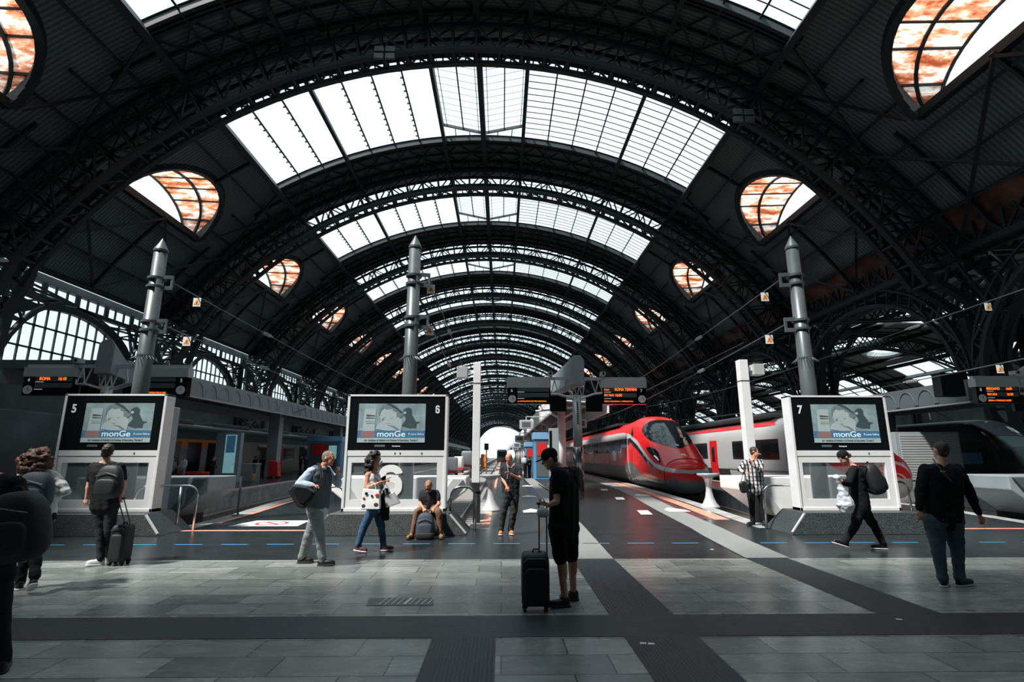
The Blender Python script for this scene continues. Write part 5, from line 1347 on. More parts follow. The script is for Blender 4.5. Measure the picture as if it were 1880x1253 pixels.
    # hair
    if hair:
        kind, hm = hair; m_ = MB()
        if kind == 'short': m_.ell(c+u*.034*hk-f*.020*hk, (r*.082*hk, f*.098*hk, u*.098*hk), 2.2, 20, 14); m_.ell(c-u*.03*hk-f*.055*hk, (r*.068*hk, f*.05*hk, u*.06*hk), 2.2)
        elif kind == 'crop': m_.ell(c+u*.030*hk-f*.020*hk, (r*.077*hk, f*.090*hk, u*.094*hk), 2.15, 20, 14); m_.ell(c-u*.02*hk-f*.05*hk, (r*.064*hk, f*.046*hk, u*.06*hk), 2.2)
        elif kind == 'curly':
            rnd = random.Random(5); hw_ = hwide
            for i in range(150):
                a = rnd.uniform(0, 2*PI); zz = rnd.uniform(-2.3 if hw_ < 1.2 else -1.5, 1); rr = (.105+(.03 if zz < .3 else 0))*math.sqrt(max(.2, 1-max(0, zz)**2))+.02*rnd.random()
                d = r*math.cos(a)*rr*hw_+f*math.sin(a)*rr
                if d.dot(f) > .03 and zz < .5: continue
                if zz < -1.2 and d.dot(f) > -.02: continue
                m_.sph(c+u*(zz*.115+.03)+d-f*.03, rnd.uniform(.024, .040))
            m_.ell(c-f*.02+u*.03, (r*.085*hw_, f*.09, u*.10)); m_.ell(c-f*.07-u*.09, (r*.10*hw_, f*.065, u*.14))
        elif kind == 'bun': m_.ell(c+u*.030-f*.020, (r*.079, f*.096, u*.097), 2.2); m_.ell(c-f*.125-u*.02, (r*.04, f*.045, u*.045)); m_.cap(c-f*.07+u*.0, c-f*.13-u*.02, .04, .03)
        m_.blob('hair', M[hm], root, max(vox, .010), 5 if kind == 'curly' else 2, wr=.004 if kind == 'crop' else (.016 if kind == 'curly' else .010), wf=34, org=O)
    if cap:
        m_ = MB(); m_.ell(c+u*.045-f*.014, (r*.086, f*.105, u*.085), 2.2, 22, 14); m_.ell(c+u*.03-f*.05, (r*.078, f*.065, u*.05))
        if cap == 'peak': m_.ell(c+u*.030+f*.115, (r*.062, f*.068, u*.008), 2.4)
        m_.blob('cap', M['blackcloth'], root, .009, 2, org=O)
    # trousers
    bm, bk = bottom
    if bk != 'none':
        m_ = MB(); m_.cap(ha_-ax*.02, hb_-ax*.02, .118*bulk, .118*bulk, 14); m_.cap(pel-ax*.10, pel, .112*bulk, .115*bulk, 14)
        for s in 'ab':
            hp, kn, an = J['hi'+s], J['kn'+s], J['an'+s]
            if bk == 'shorts': m_.cap(hp, hp.lerp(kn, .86), .105*bulk*legr, .092*legr); m_.cap(hp.lerp(kn, .86), hp.lerp(kn, 1.0), .092*legr, .090*legr)
            else:
                m_.cap(hp, kn, .100*bulk*legr, .074*legr); m_.cap(kn, kn.lerp(an, .93), .073*legr, .055*legr); m_.cap(kn.lerp(an, .86), kn.lerp(an, 1.0), .060*legr, .058*legr)
        m_.blob('trousers' if bk != 'shorts' else 'shorts', M[bm], root, max(vox, .012), 4, wr=wr, org=O)
    # top
    tm, tk = top
    m_ = MB(); hm_ = hem or 0.0
    for s, hp in ((sa, ha_), (sb, hb_)):
        p = ch.lerp(s, .55)+ax*.07; q = pel.lerp(hp, .8)+ax*(.0+hm_)
        m_.cap(p, q, .118*bulk, (.118+hoody)*bulk, 16)
        if tk != 'tank': m_.cap(nk.lerp(ch, .6)+ax*.01, s+ax*.005, .062, .066)
        else: m_.cap(nk.lerp(ch, .9)+ax*.03, s.lerp(ch, .35)+ax*.02, .04, .04)
    m_.cap(ch+ax*.12, pel+ax*hm_, .128*bulk, (.126+hoody)*bulk, 16)
    if tk in ('short', 'long'):
        for s in 'ab':
            sh, el, w = J['sh'+s], J['el'+s], J['wr'+s]
            if tk == 'short': m_.cap(sh, sh.lerp(el, .62), .066*bulk, .060*bulk)
            else: m_.cap(sh, el, .066*bulk, .055*bulk); m_.cap(el, el.lerp(w, .93), .055*bulk, .042)
    m_.blob('shirt', M[tm], root, max(vox, .012), 4, wr=wr, org=O)
    # shoes
    for s in 'ab':
        an, t = J['an'+s], J['to'+s]; d = (t-an); dz = d.copy(); dh = V((d.x, d.y, 0)); dh = dh.normalized() if dh.length > .02 else f.copy()
        heel = an-dh*.045; heel.z = an.z-.06; toe = t.copy()
        m_ = MB(); dirf = (toe-heel).normalized(); w_ = dirf.cross(V((0, 0, 1))).normalized(); up_ = w_.cross(dirf)
        L = max(.24, min(.30, (toe-heel).length+.03)); mid = heel+dirf*(L*.42)
        m_.ell(mid+up_*.012, (dirf*L*.5, w_*.044, up_*.038), 2.6, 20, 10); m_.ell(heel+dirf*.05+up_*.035, (dirf*.065, w_*.040, up_*.055), 2.5, 16, 10)
        m_.ell(mid+dirf*.0-up_*.004, (dirf*L*.5, w_*.047, up_*.022), 3)
        sh_ = m_.blob('shoe', M[shoe], root, max(vox*.8, .008), 2, org=O)
        m_ = MB(); m_.ell(mid-up_*.024-O, (dirf*(L*.5+.006), w_*.050, up_*.014), 3.5, 20, 8); m_.build('sole', M[sole], sh_, True)
    return root
def PJ(Y, **k):
    J = {}
    for n, v in k.items():
        p = at(v[0], v[1], Y+(v[2] if len(v) > 2 else 0))
        if n[:2] == 'to' and not (len(v) > 3): p.z = .045
        if n[:2] == 'an': p.z = max(p.z, .09) if len(v) > 3 else .095
        J[n] = p
    return J
def rbox(name, m, parent, c, ax, e=4, taper=0, n=(24, 14)):
    mb = MB(); mb.ell(c, ax, e, n[0], n[1], taper); return mb.build(name, m, parent, True)

# 1 man in black with the suitcase
Y = 6.58
J = PJ(Y, head=(1009, 843, .02), neck=(1030, 857, .06), sha=(1021, 868, -.10), ela=(1023, 921, -.14), wra=(1005, 929, -.16), haa=(994, 924, -.16),
       shb=(1052, 866, .22), elb=(1060, 912, .32), wrb=(1022, 903, .36), hab=(1008, 899, .30), hia=(1024, 972, -.06), hib=(1046, 972, .10),
       kna=(1029, 1024, -.06), knb=(1049, 1020, .14), ana=(1037, 1098, -.05), anb=(1053, 1092, .22), toa=(1009, 1110, -.10), tob=(1038, 1104, .2))
person('person in black cap, t-shirt and shorts looking down at a phone beside a suitcase', J, (-1, .12, -.42), 'skin', ('crop', 'hairdark'), ('blackcloth', 'short'), ('blackcloth', 'shorts'), 'shoeblack', 'rubber', bulk=1.06, cap='peak', vox=.0085, u=(-.45, .1, 1), hem=.06, curl=(1.1, .7), hk=.98)
t = empty('mobile_phone', at(999, 896, Y+.24), label='black phone held up by the person in the black cap', cat='phone')
mb = MB(); mb.ell((0, 0, 0), (V((.075, 0, -.045)), V((0, .036, 0)), V((.003, 0, .005))), 6); mb.build('phone_case', M['rubber'], t, True)
mb = MB(); mb.bar((-.068, 0, .046), (.066, 0, -.034), .06, .002); mb.build('phone_screen', M['trglass'], t)
t = empty('face_mask', at(997, 942, Y-.18), label='pale blue face mask hanging from the wrist of the person in the black cap', cat='mask')
mb = MB(); mb.ell((0, 0, 0), ((.075, 0, 0), (0, .03, 0), (0, 0, .055)), 2.4); mb.build('mask_cloth', M['mask'], t, True)
mb = MB(); mb.path([(-.06, 0, .03), (-.02, 0, .085), (.03, -.01, .10), (.06, 0, .04)], .003, 6); mb.build('ear_loop', M['mask'], t)
# suitcase
def suitcase(px0, px1, pyt, pyb, Y, handle, label, d=.24, m='bagblack'):
    a = at(px0, pyb, Y); b = at(px1, pyt, Y); w = b.x-a.x; x = (a.x+b.x)/2; h = b.z
    t = empty('suitcase', (x, Y, 0), label=label, cat='suitcase')
    rbox('shell', M[m], t, (0, 0, .05+(h-.05)/2), ((w/2, 0, 0), (0, d/2, 0), (0, 0, (h-.05)/2)), 7)
    rbox('front_pocket', M[m], t, (0, -d/2, h*.45), ((w*.38, 0, 0), (0, .035, 0), (0, 0, h*.32)), 6)
    mb = MB(); mb.path([(-w*.42, -d/2-.01, h*.86), (-w*.3, -d/2-.018, h*.93), (w*.3, -d/2-.018, h*.93), (w*.42, -d/2-.01, h*.86)], .006, 6); mb.build('zip', M['greydk'], t)
    for s in (-1, 1):
        for q in (-1, 1):
            mb = MB(); mb.tube((s*w*.38-.015, q*d*.3, .035), (s*w*.38+.015, q*d*.3, .035), .035, n=16); mb.box(s*w*.38-.03, s*w*.38+.03, q*d*.3-.02, q*d*.3+.02, .04, .08); mb.build('wheel', M['rubber'], t)
    hx, hz = handle[0]-x, handle[1]
    for s in (-.022, .022):
        mb = MB(); mb.tube((w*.30+s*2, 0, h-.06), (hx+s*2, handle[2]-Y, hz), .009); mb.build('telescopic_rod', M['pole'], t)
    mb = MB(); mb.cap((hx-.06, handle[2]-Y, hz), (hx+.06, handle[2]-Y, hz), .015, .015); mb.build('grip', M['rubber'], t, True)
    mb = MB(); mb.path([(-w*.1, 0, h-.01), (-w*.05, 0, h+.03), (w*.15, 0, h+.03), (w*.2, 0, h-.01)], .01, 8); mb.build('carry_handle', M['rubber'], t)
    return t
hp = at(996, 925, Y-.12)
suitcase(957, 1007, 1014, 1113, 6.45, (hp.x, hp.z, Y-.14), 'tall black suitcase standing left of the person in the black cap', .34)

# 2 businessman
Y = 9.0
J = PJ(Y, head=(603, 842), neck=(590, 857), sha=(572, 866, -.19), ela=(549, 889, -.30), wra=(576, 892, -.34), haa=(585, 893, -.34), shb=(600, 864, .19), elb=(621, 889, .22), wrb=(620, 871, .16), hab=(616, 858, .12),
       hia=(578, 934, -.08), hib=(588, 934, .08), kna=(587, 982, -.09), knb=(567, 983, .09), ana=(591, 1030, -.09), anb=(554, 1023, .12), toa=(614, 1040, -.09), tob=(574, 1036, .12))
person('person in grey waistcoat and pale blue shirt walking right with a phone at the ear', J, (1, -.1, .0), 'skinwarm', ('crop', 'hairgrey'), ('shirtblue', 'long'), ('greytrouser', 'long'), 'shoeblack', 'rubber', bulk=1.16, curl=(1.3, 1.0), hem=.05, legr=1.12, wr=.010)
# waistcoat over the shirt: a thing worn, part of person
per = [o for o in bpy.data.objects if o.name.startswith('person')][-1]
O = V(per.location); chm = (J['sha']+J['shb'])/2; pelm = (J['hia']+J['hib'])/2; axm = (pelm-chm).normalized()
m_ = MB()
for s, hp_ in ((J['sha'], J['hia']), (J['shb'], J['hib'])):
    m_.cap(chm.lerp(s, .52)+axm*.05, pelm.lerp(hp_, .8)-axm*.03, .146, .152, 18); m_.cap(chm.lerp(s, .35)-axm*.01, chm.lerp(s, .7)+axm*.02, .07, .068)
m_.cap(chm+axm*.12, pelm-axm*.03, .152, .156, 18); m_.blob('waistcoat', M['vest'], per, .012, 4, wr=.006, org=O)
m_ = MB(); nb = J['neck']-O; m_.lathe([(.075, -.01), (.082, .03), (.088, .03), (.082, -.02)], nb+V((0, 0, -.03)), 20); m_.build('collar', M['whitecloth'], per, True)
t = empty('mobile_phone', at(612, 850, Y+.10), label='black phone held at the ear of the person in the waistcoat', cat='phone')
rbox('phone_case', M['rubber'], t, (0, 0, 0), (V((.02, .004, .07)), V((.030, .01, -.01)), V((.001, -.005, 0))), 5)
t = empty('face_mask', at(623, 875, Y+.16), label='white face mask dangling under the phone hand of the person in the waistcoat', cat='mask')
rbox('mask_cloth', M['mask'], t, (0, 0, 0), ((.065, 0, 0), (0, .02, 0), (0, 0, .05)), 2.4)
bc = at(557, 909, Y-.36); t = empty('shoulder_bag', bc, label='black leather bag under the arm of the person in the waistcoat', cat='bag')
mb = MB(); k = lambda px, py: at(px, py, Y-.36)-bc
poly = [k(530, 901), (k(541, 889)), k(566, 893), k(583, 903), k(577, 917), k(559, 935), k(547, 931)]
mb.prism([p+V((0, -.07, 0)) for p in poly], (0, .13, 0)); mb.build('bag_body', M['bagblack'], t, bevel=.03)
mb = MB(); mb.prism([p*.7+V((.02, -.085, .02)) for p in poly], (0, .02, 0)); mb.build('bag_flap', M['shoeblack'], t, bevel=.01)
for q in (0, .03):
    mb = MB(); mb.path([at(583, 851, Y-.12)-bc+V((q, 0, .0)), at(588, 862, Y-.24)-bc+V((q, 0, 0)), at(590, 878, Y-.32)-bc+V((q, 0, 0)), at(586, 893, Y-.36)-bc+V((q, 0, 0)), at(580, 906, Y-.36)-bc], .013, 6); mb.build('strap', M['shoeblack'], t)

# 3 woman with curly hair
Y = 10.15
J = PJ(Y, head=(690, 845), neck=(686, 864), sha=(675, 872, -.17), ela=(672, 897, -.24), wra=(694, 888, -.22), haa=(702, 884, -.20), shb=(692, 872, .17), elb=(700, 897, .24), wrb=(706, 886, .05), hab=(709, 882, 0),
       hia=(684, 935, -.08), hib=(692, 935, .08), kna=(668, 968, -.08), knb=(700, 968, .08), ana=(657, 1003, -.10), anb=(704, 1006, .08), toa=(670, 1015, -.10), tob=(722, 1013, .08))
J['ana'].z = .13
person('person with big black curly hair, white mask and blue jeans walking right', J, (1, -.12, .05), 'skintan', ('curly', 'hairblack'), ('whitecloth', 'tank'), ('bluejean', 'long'), 'sneak', 'sole', bulk=.96, hem=-.02, legr=.98, curl=(1.0, .9))
per = [o for o in bpy.data.objects if o.name.startswith('person')][-1]; O = V(per.location)
rbox('white_mask', M['whitecloth'], per, J['head']+V((.088, -.01, -.045))-O, ((.035, 0, .01), (0, .045, 0), (0, 0, .05)), 2.2)
t = empty('mobile_phone', at(711, 880, Y-.1), label='phone held by the curly haired person in jeans', cat='phone'); rbox('phone_case', M['rubber'], t, (0, 0, 0), (V((.07, 0, .03)), V((0, .035, 0)), V((-.002, 0, .005))), 5)
a = at(682, 917, Y-.3); t = empty('shopping_bag', a, label='white printed shopping bag on the arm of the curly haired person', cat='bag')
mb = MB(); mb.add([(-.165, -.07, -.17), (.165, -.07, -.17), (.165, .07, -.17), (-.165, .07, -.17), (-.15, -.05, .18), (.14, -.05, .16), (.14, .05, .16), (-.15, .05, .18)], [(3,2,1,0),(4,5,6,7),(0,1,5,4),(1,2,6,5),(2,3,7,6),(3,0,4,7)]); mb.build('bag_body', M['cream2'] if 'cream2' in M else M['whitepaint'], t, bevel=.012)
for (x_, z_, r_, mm) in ((-.08, .10, .028, 'blackcloth'), (.11, .07, .035, 'redplain'), (.02, .06, .022, 'darkcloth'), (.1, -.09, .04, 'sneak'), (-.12, -.11, .035, 'sneak'), (-.12, .02, .022, 'redplain')):
    mb = MB(); mb.ell((x_, -.068, z_), ((r_, 0, 0), (0, .006, 0), (0, 0, r_*.9))); mb.build('printed_motif', M[mm], t, True)
mb = MB(); mb.path([(-.08, 0, .15), (-.07, 0, .26), (-.02, .02, .30), (.05, 0, .26), (.07, 0, .15)], .007, 6); mb.build('handle', M['whitecloth'], t)
a = at(718, 922, Y-.1); t = empty('handbag', a, label='silver handbag hanging in front of the curly haired person', cat='bag')
mb = MB(); mb.add([(-.07, -.08, -.10), (.17, -.08, -.02), (.17, .06, -.02), (-.07, .06, -.10), (-.12, -.04, .10), (.04, -.04, .18), (.04, .03, .18), (-.12, .03, .10)], [(3,2,1,0),(4,5,6,7),(0,1,5,4),(1,2,6,5),(2,3,7,6),(3,0,4,7)]); mb.build('bag_body', M['silver'], t, bevel=.015)
mb = MB(); mb.path([(-.1, 0, .12), (-.13, 0, .24), (-.16, 0, .33), (-.10, 0, .30), (-.02, 0, .16)], .009, 6); mb.build('handle', M['silver'], t)
a = at(705, 930, Y+.06); t = empty('jacket', a, label='black jacket draped over the arm of the curly haired person', cat='jacket')
mb = MB(); mb.cap((.02, 0, .26), (-.01, 0, .0), .06, .085); mb.cap((-.01, 0, 0), (.03, 0, -.2), .085, .06); mb.cap((.02, 0, .22), (.13, .02, .18), .05, .05); mb.cap((.05, 0, 0), (.07, 0, -.22), .05, .04); mb.blob('jacket_cloth', M['blackcloth'], t, .013, 3, wr=.014)
mb = MB(); mb.path([at(682, 868, Y-.12)-a, at(694, 884, Y-.16)-a, at(702, 900, Y-.1)-a, at(705, 912, Y)-a], .009, 6); mb.build('strap', M['shoeblack'], t)

# 4 sitting man
Y = 12.05
J = PJ(Y, head=(787, 893, .02), neck=(788, 902, .12), sha=(775, 905, .12), ela=(771, 926, .05), wra=(778, 935, -.18), haa=(783, 938, -.25), shb=(802, 905, .12), elb=(806, 926, .05), wrb=(795, 935, -.18), hab=(790, 938, -.25),
       hia=(781, 942, .12), hib=(795, 942, .12), kna=(766, 939, -.30), knb=(806, 938, -.30), ana=(758, 975, -.26), anb=(809, 975, -.26), toa=(750, 984, -.42), tob=(812, 986, -.46))
for s in 'ab': J['hi'+s].z = PZ+.10; J['kn'+s].z = .53; J['kn'+s].y = 11.72; J['an'+s].y = 11.72; J['to'+s].y = 11.52; J['hi'+s].y = 12.22
dzs = .0
person('person in dark polo and brown trousers sitting on the granite plinth over a phone', J, (0, -.75, -.75), 'skinwarm', ('crop', 'stubble'), ('vestdark' if 'vestdark' in M else 'darkcloth', 'short'), ('brownpants', 'long'), 'shoebrown', 'rubber', bulk=1.0, u=(0, -.75, .75), wr=.008, glasses=True, hem=-.04)
t = empty('mobile_phone', at(786.5, 938, Y-.36), label='phone in the hands of the sitting person', cat='phone'); rbox('phone_case', M['rubber'], t, (0, 0, 0), (V((.07, 0, 0)), V((0, .03, .02)), V((0, -.003, .005))), 5)
def backpack(c, ax, label, m='bagblack', strap=True, m2=None):
    # ax: right, back(outward), up half-axes
    t = empty('backpack', c, label=label, cat='backpack'); r_, b_2, u_ = [V(a) for a in ax]
    rbox('main_bag', M[m], t, (0, 0, 0), (r_, b_2, u_), 3.0, .14)
    rbox('front_pocket', M[m2 or m], t, b_2*.85-u_*.32, (r_*.78, b_2*.35, u_*.50), 3.6)
    mb = MB(); mb.path([b_2*1.0+r_*-.8+u_*.35, b_2*1.06+u_*.55, b_2*1.0+r_*.8+u_*.35], .006, 6); mb.build('zip', M['greydk'], t)
    mb = MB(); mb.path([u_*.97-r_*.2, u_*1.12-r_*.1, u_*1.12+r_*.1, u_*.97+r_*.2], .010, 6); mb.build('top_handle', M['rubber'], t)
    if strap:
        for s in (-1, 1):
            mb = MB(); mb.path([r_*.6*s+u_*.85-b_2*.7, r_*.65*s+u_*1.05-b_2*1.6, r_*.75*s+u_*.6-b_2*2.6, r_*.85*s-u_*.2-b_2*2.3, r_*.85*s-u_*.75-b_2*.9], .016, 6); mb.build('shoulder_strap', M['rubber'], t)
    return t
a = at(781, 967, 11.62); t = backpack((a.x, 11.60, .27), ((.19, 0, 0), (0, -.10, 0), (0, .0, .26)), 'navy grey backpack standing between the feet of the sitting person', 'bagblue', False)
rbox('dark_base', M['rubber'], t, (0, .0, -.19), ((.20, 0, 0), (0, .13, 0), (0, 0, .075)), 4)

# 5 bald man
Y = 12.2
J = PJ(Y, head=(934.5, 843), neck=(939, 856, .03), sha=(923, 861, -.02), ela=(923, 880, -.03), wra=(930, 893, -.20), haa=(934, 900, -.24), shb=(953, 861, .05), elb=(954.5, 880, -.10), wrb=(938, 871, -.28), hab=(929, 867, -.27),
       hia=(930, 910, 0), hib=(944, 910, .03), kna=(924, 940, -.03), knb=(943, 940, -.02), ana=(919.5, 970, 0), anb=(937.5, 969, .05), toa=(919, 983, -.16), tob=(941, 981, -.12))
person('person with shaved head, black t-shirt and orange boots scratching an arm', J, (-.35, -.85, -.55), 'skinwarm', None, ('darkcloth', 'short'), ('camo', 'long'), 'boot', 'sole', bulk=1.0, u=(-.25, -.5, .9), legr=1.15, wr=.010, curl=(.8, .8), hem=.02)
per = [o for o in bpy.data.objects if o.name.startswith('person')][-1]; O = V(per.location)
mb = MB(); mb.path([at(930, 849, Y-.12)-O, at(932, 857, Y-.16)-O, at(939, 859, Y-.14)-O, at(945, 851, Y-.06)-O], .006, 6); mb.path([at(932, 857, Y-.16)-O, at(933, 866, Y-.17)-O, at(931, 880, Y-.17)-O], .005, 6); mb.build('earphone_cord', M['whitecloth'], per)

# 6 plaid shirt man
Y = 13.7
J = PJ(Y, head=(1385.5, 830), neck=(1383, 842), sha=(1369, 849, .03), ela=(1358, 863, -.05), wra=(1366, 868, -.22), haa=(1372, 868, -.26), shb=(1397, 848, .0), elb=(1397, 864, -.16), wrb=(1381, 854, -.28), hab=(1375, 846, -.27),
       hia=(1378, 897, 0), hib=(1394, 897, 0), kna=(1380, 926), knb=(1400, 925, .0), ana=(1382, 955, .02), anb=(1402.5, 957, 0), toa=(1371, 963, -.10), tob=(1402.5, 967, -.22))
person('person in black and white plaid shirt and sunglasses by the white square post', J, (.8, -.6, .03), 'skinwarm', ('short', 'hairdark'), ('plaid', 'long'), ('blackcloth', 'long'), 'shoeblack', 'shoeblack', bulk=1.08, glasses=True, legr=1.05, wr=.008, hem=.05, curl=(1.2, .8))
t = empty('handbag', at(1365, 895, Y-.26), label='black handbag hanging from the hand of the person in the plaid shirt', cat='bag')
rbox('bag_body', M['shoeblack'], t, (0, 0, 0), ((.10, 0, .02), (0, .06, 0), (-.02, 0, .14)), 3); mb = MB(); mb.path([(-.05, 0, .12), (.04, 0, .38), (.07, 0, .38), (.04, 0, .12)], .008, 6); mb.build('handle', M['shoeblack'], t)
mb = MB(); mb.tube(at(1391, 833.5, Y-.12), at(1397, 834.5, Y-.16), .005); o = mb.build('cigarette', M['whitecloth']); tag(o, 'white cigarette in the mouth of the person in the plaid shirt', 'cigarette')

# 7 walking woman with backpack
Y = 10.15
J = PJ(Y, head=(1548, 840), neck=(1565, 852, .02), sha=(1567, 862, -.18), ela=(1558, 888, -.26), wra=(1546, 884, -.34), haa=(1540, 882, -.36), shb=(1574, 862, .18), elb=(1560, 890, .2), wrb=(1545, 888, -.1), hab=(1539, 886, -.12),
       hia=(1578, 932, -.08), hib=(1582, 932, .08), kna=(1570, 966, -.08), knb=(1605, 966, .10), ana=(1551, 998, -.08), anb=(1622, 1003, .08), toa=(1529, 992, -.08, 1), tob=(1598, 1014, .10))
J['ana'].z = .15; J['toa'].z = .17
person('person in black clothes and cap walking left with a backpack and white bag', J, (-1, -.1, -.45), 'skin', ('bun', 'hairbrown'), ('blackcloth', 'long'), ('blackcloth', 'long'), 'shoeblack', 'sole', bulk=1.12, u=(-.45, 0, 1), cap='dome', wr=.009, hem=.02, hoody=.02, glasses=False, legr=1.05)
a = at(1603, 880, Y); backpack(a, ((0, -.15, 0), V((.15, 0, .03)), V((-.06, 0, .28))), 'black backpack on the back of the person walking left')
a = at(1549, 915, Y-.36); t = empty('plastic_bag', a, label='white plastic bag carried by the person walking left', cat='bag')
mb = MB(); mb.cap((.02, 0, -.12), (.0, 0, .05), .15, .10); mb.cap((0, 0, .05), (-.05, 0, .26), .09, .03); mb.cap((.05, 0, -.16), (.08, .02, -.02), .11, .09); mb.blob('bag_body', M['plastic'], t, .014, 2, wr=.022)
mb = MB(); mb.cap((-.05, 0, .24), (-.09, 0, .36), .03, .06); mb.blob('bag_top', M['whitecloth'], t, .012, 1, wr=.012)

# 8 man from behind at the right
Y = 7.4
J = PJ(Y, head=(1727, 828, 0), neck=(1728, 848), sha=(1699, 862), ela=(1690, 905, -.03), wra=(1688, 938, -.08), haa=(1691, 950, -.10), shb=(1757, 862), elb=(1780, 905, .02), wrb=(1798, 946, 0), hab=(1803, 957, -.02),
       hia=(1716, 957), hib=(1747, 957), kna=(1722, 1008), knb=(1757, 1008), ana=(1730, 1058), anb=(1761, 1060), toa=(1734, 1070, .18), tob=(1786, 1074, .06))
J['toa'].y = Y+.16; J['tob'].y = Y+.06
person('person in black jacket and slate jeans seen from behind at the right', J, (.08, 1, .12), 'skin', ('crop', 'hairdark'), ('blackcloth', 'long'), ('palejean', 'long'), 'shoeblack', 'sole', bulk=1.26, legr=1.12, hem=.0, wr=.009, hk=1.05, face=False, vox=.011)
per = [o for o in bpy.data.objects if o.name.startswith('person')][-1]; O = V(per.location)
t = empty('bag_strap', at(1720, 860, Y-.18), label='thin grey strap with a gold buckle across the black jacket', cat='strap'); a = V(t.location)
mb = MB(); mb.path([at(1713, 843, Y-.10)-a, at(1720, 854, Y-.17)-a, at(1731, 867, Y-.20)-a, at(1746, 884, Y-.21)-a], .010, 6); mb.build('strap', M['pole'], t); mb = MB(); mb.box(-.03, .03, -.012, .004, -.03, -.01); mb.v = [tuple(V(v)+(at(1731, 866, Y-.215)-a)+V((0, 0, .02))) for v in mb.v]; mb.build('gold_buckle', mat('gold metal', (.8, .5, .15), .3, metal=.8), t)

# 9 man at left with backpack, seen from behind
Y = 9.0
J = PJ(Y, head=(198, 830), neck=(193, 845), sha=(172, 857), ela=(163, 892, 0), wra=(159, 915, .0), haa=(158, 925, 0), shb=(221, 857), elb=(228, 891, .03), wrb=(224, 909, .02), hab=(221, 916, .02),
       hia=(181, 932), hib=(203, 932), kna=(185, 975), knb=(202, 975), ana=(185, 1025, 0), anb=(200, 1016, .25), toa=(169, 1037, -.05), tob=(214, 1022, .35))
person('person with brown hair, black t-shirt and backpack holding a small suitcase', J, (-.3, 1, .05), 'skin', ('short', 'hairdark'), ('blackcloth', 'short'), ('darkcloth', 'long'), 'whiteshoe', 'sole', bulk=1.1, hem=.02, face=False, vox=.011)
a = at(203, 885, Y-.24); backpack((a.x, Y-.26, a.z), ((.20, 0, 0), (0, -.10, 0), (0, 0, .26)), 'black backpack worn by the person with the small suitcase', strap=False)
t_ = at(222, 915, Y+.02); suitcase(204, 243, 963, 1028, Y+.05, (t_.x, t_.z, Y+.02), 'small black cabin suitcase beside the person with brown hair', .24)
# 10 curly haired person at left
Y = 7.4
J = PJ(Y, head=(72, 846), neck=(70, 862), sha=(44, 872), ela=(30, 905), wra=(40, 930, .1), haa=(48, 938, .1), shb=(96, 872), elb=(122, 902, .0), wrb=(104, 912, .12), hab=(95, 918, .15),
       hia=(60, 950), hib=(84, 950), kna=(50, 1010, .1), knb=(66, 1010, -.1), ana=(38, 1065, .05), anb=(64, 1056, -.25), toa=(30, 1082, .12), tob=(56, 1074, -.1))
J['anb'].z = .22
person('person with reddish curly hair and white blouse walking away at the left', J, (.1, 1, 0), 'skin', ('curly', 'hairbrown'), ('whitecloth', 'long'), ('blackcloth', 'long'), 'shoeblack', 'sole', bulk=1.05, hem=.0, face=False, wr=.014, hoody=.01, vox=.012, hwide=1.35)
a = at(64, 902, Y-.26); backpack((a.x, Y-.27, a.z), ((.22, 0, 0), (0, -.11, 0), (0, 0, .24)), 'dark blue backpack with a rolled top on the curly haired person', 'bagblue', False)
# 11 dark person at the left edge
Y = 4.75
J = PJ(Y, head=(-28, 820), neck=(-25, 860), sha=(-70, 885), ela=(-90, 960), wra=(-80, 1010), haa=(-78, 1030), shb=(28, 888), elb=(50, 960), wrb=(40, 1010, .1), hab=(36, 1030, .12),
       hia=(-45, 1060), hib=(-5, 1060), kna=(-40, 1150), knb=(-2, 1150), ana=(-40, 1240), anb=(2, 1235), toa=(-40, 1245, .2), tob=(6, 1245, .2))
J['toa'].y = J['tob'].y = Y+.2
person('dark clothed person cut by the left edge, carrying a large backpack', J, (.1, 1, 0), 'skin', ('short', 'hairblack'), ('blackcloth', 'long'), ('blackcloth', 'long'), 'shoeblack', 'rubber', bulk=1.1, face=False, vox=.014)
a = at(40, 968, Y-.30); backpack((a.x-.05, Y-.30, a.z), ((.24, 0, .03), (0, -.13, 0), (-.03, .0, .27)), 'large black backpack at the left edge', 'bagblack', False)

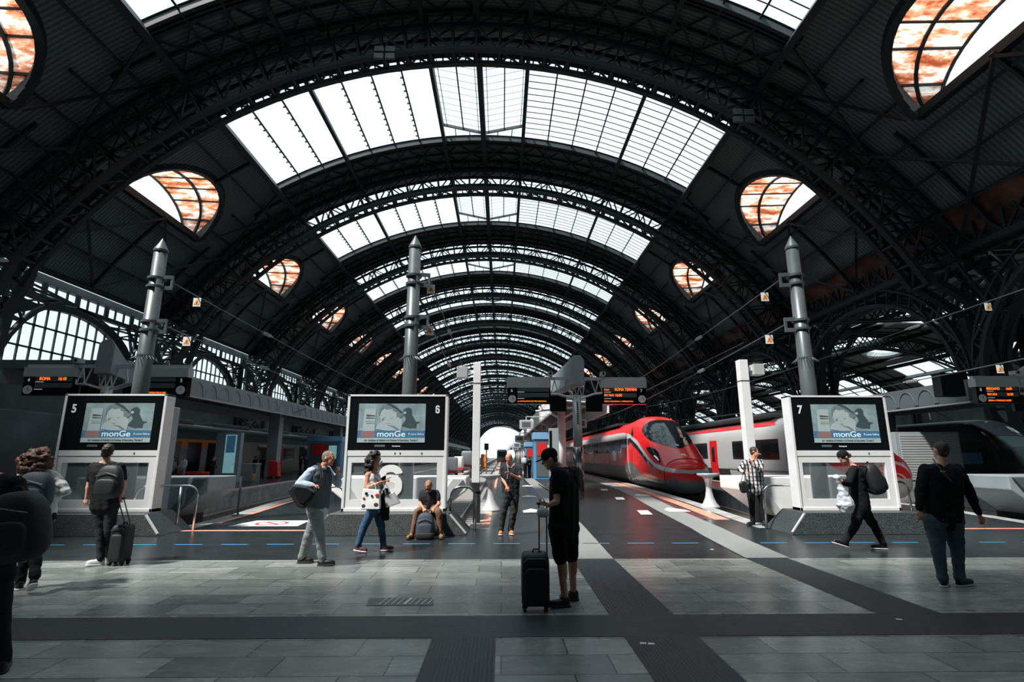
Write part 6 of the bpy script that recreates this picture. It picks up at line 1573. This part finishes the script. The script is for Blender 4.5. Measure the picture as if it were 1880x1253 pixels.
# ---- background people
def stand(x, y, fa, h=1.74, st=0, lean=0):
    f = V((math.sin(fa), math.cos(fa), 0)); r = V((math.cos(fa), -math.sin(fa), 0)); B = V((x, y, 0)); k = h/1.74
    g_ = lambda a, b, c: B+(r*a+f*b)*k+V((0, 0, c*k))
    return dict(head=g_(0, .04+lean, 1.60), neck=g_(0, lean, 1.45), sha=g_(-.19, lean, 1.40), shb=g_(.19, lean, 1.40), ela=g_(-.25, .0, 1.12), elb=g_(.25, 0, 1.12), wra=g_(-.2, .18, 1.02), wrb=g_(.18, .2, 1.05),
                haa=g_(-.17, .26, 1.03), hab=g_(.15, .28, 1.07), hia=g_(-.09, 0, .92), hib=g_(.09, 0, .92), kna=g_(-.10, st*.15+.02, .50), knb=g_(.10, -st*.1+.02, .50), ana=g_(-.10, st*.28, .095), anb=g_(.10, -st*.28, .095),
                toa=g_(-.12, st*.28+.17, .045), tob=g_(.12, -st*.28+.17, .045)), f
def bgp(px, Y, fa, label, top, bot, hair='hairdark', h=1.74, st=0, skin='skin'):
    x = at(px, 850, Y).x; J, f = stand(x, Y, math.radians(fa), h, st)
    return person(label, J, f, skin, ('short', hair), (top, 'long'), (bot, 'long'), 'shoeblack', 'rubber', vox=.022, wr=0, face=False)
bgp(964, 42, 60, 'distant person with white shoulder bag left of the blue kiosk', 'darkcloth', 'blackcloth')
bgp(972, 42.5, -60, 'distant person in black facing a companion beside the blue kiosk', 'blackcloth', 'blackcloth', h=1.66)
a = at(962, 846, 41.6); rbox('x', M['whitecloth'], None, (0, 0, 0), ((.2, 0, 0), (0, .1, 0), (0, 0, .22)), 3).name = 'shoulder_bag'
o = bpy.data.objects['shoulder_bag.001'] if 'shoulder_bag.001' in bpy.data.objects else bpy.data.objects['shoulder_bag']; o.location = a; tag(o, 'white bag carried by the distant person left of the blue kiosk', 'bag')
bgp(337, 33, 200, 'distant person in white top and light cap with a dark backpack on the left platform', 'whitecloth', 'greytrouser', 'hairgrey')
bgp(317, 33.5, 120, 'distant person in pale grey by the orange train, left of the white capped one', 'greytrouser', 'darkcloth', h=1.6)
bgp(297, 34, 160, 'distant person in dark clothes nearest the tall grey cabinet', 'blackcloth', 'darkcloth', h=1.75)
bgp(391, 33, 90, 'distant person in black beside the lit poster totem', 'blackcloth', 'blackcloth', h=1.72)
bgp(468, 45, 30, 'distant person in black behind the glass case', 'darkcloth', 'palejean', h=1.7)
bgp(482, 45.5, -40, 'distant person in dark coat left of the red luggage cart', 'blackcloth', 'darkcloth', h=1.72)
bgp(552, 52, 90, 'distant person in dark clothes left of the blue kiosk on the left platform', 'blackcloth', 'darkcloth')
bgp(562, 51, -70, 'distant person with blue hood in front of the blue kiosk', 'darkcloth', 'blackcloth', 'bluejean')

bpy.data.scenes.remove(WS)
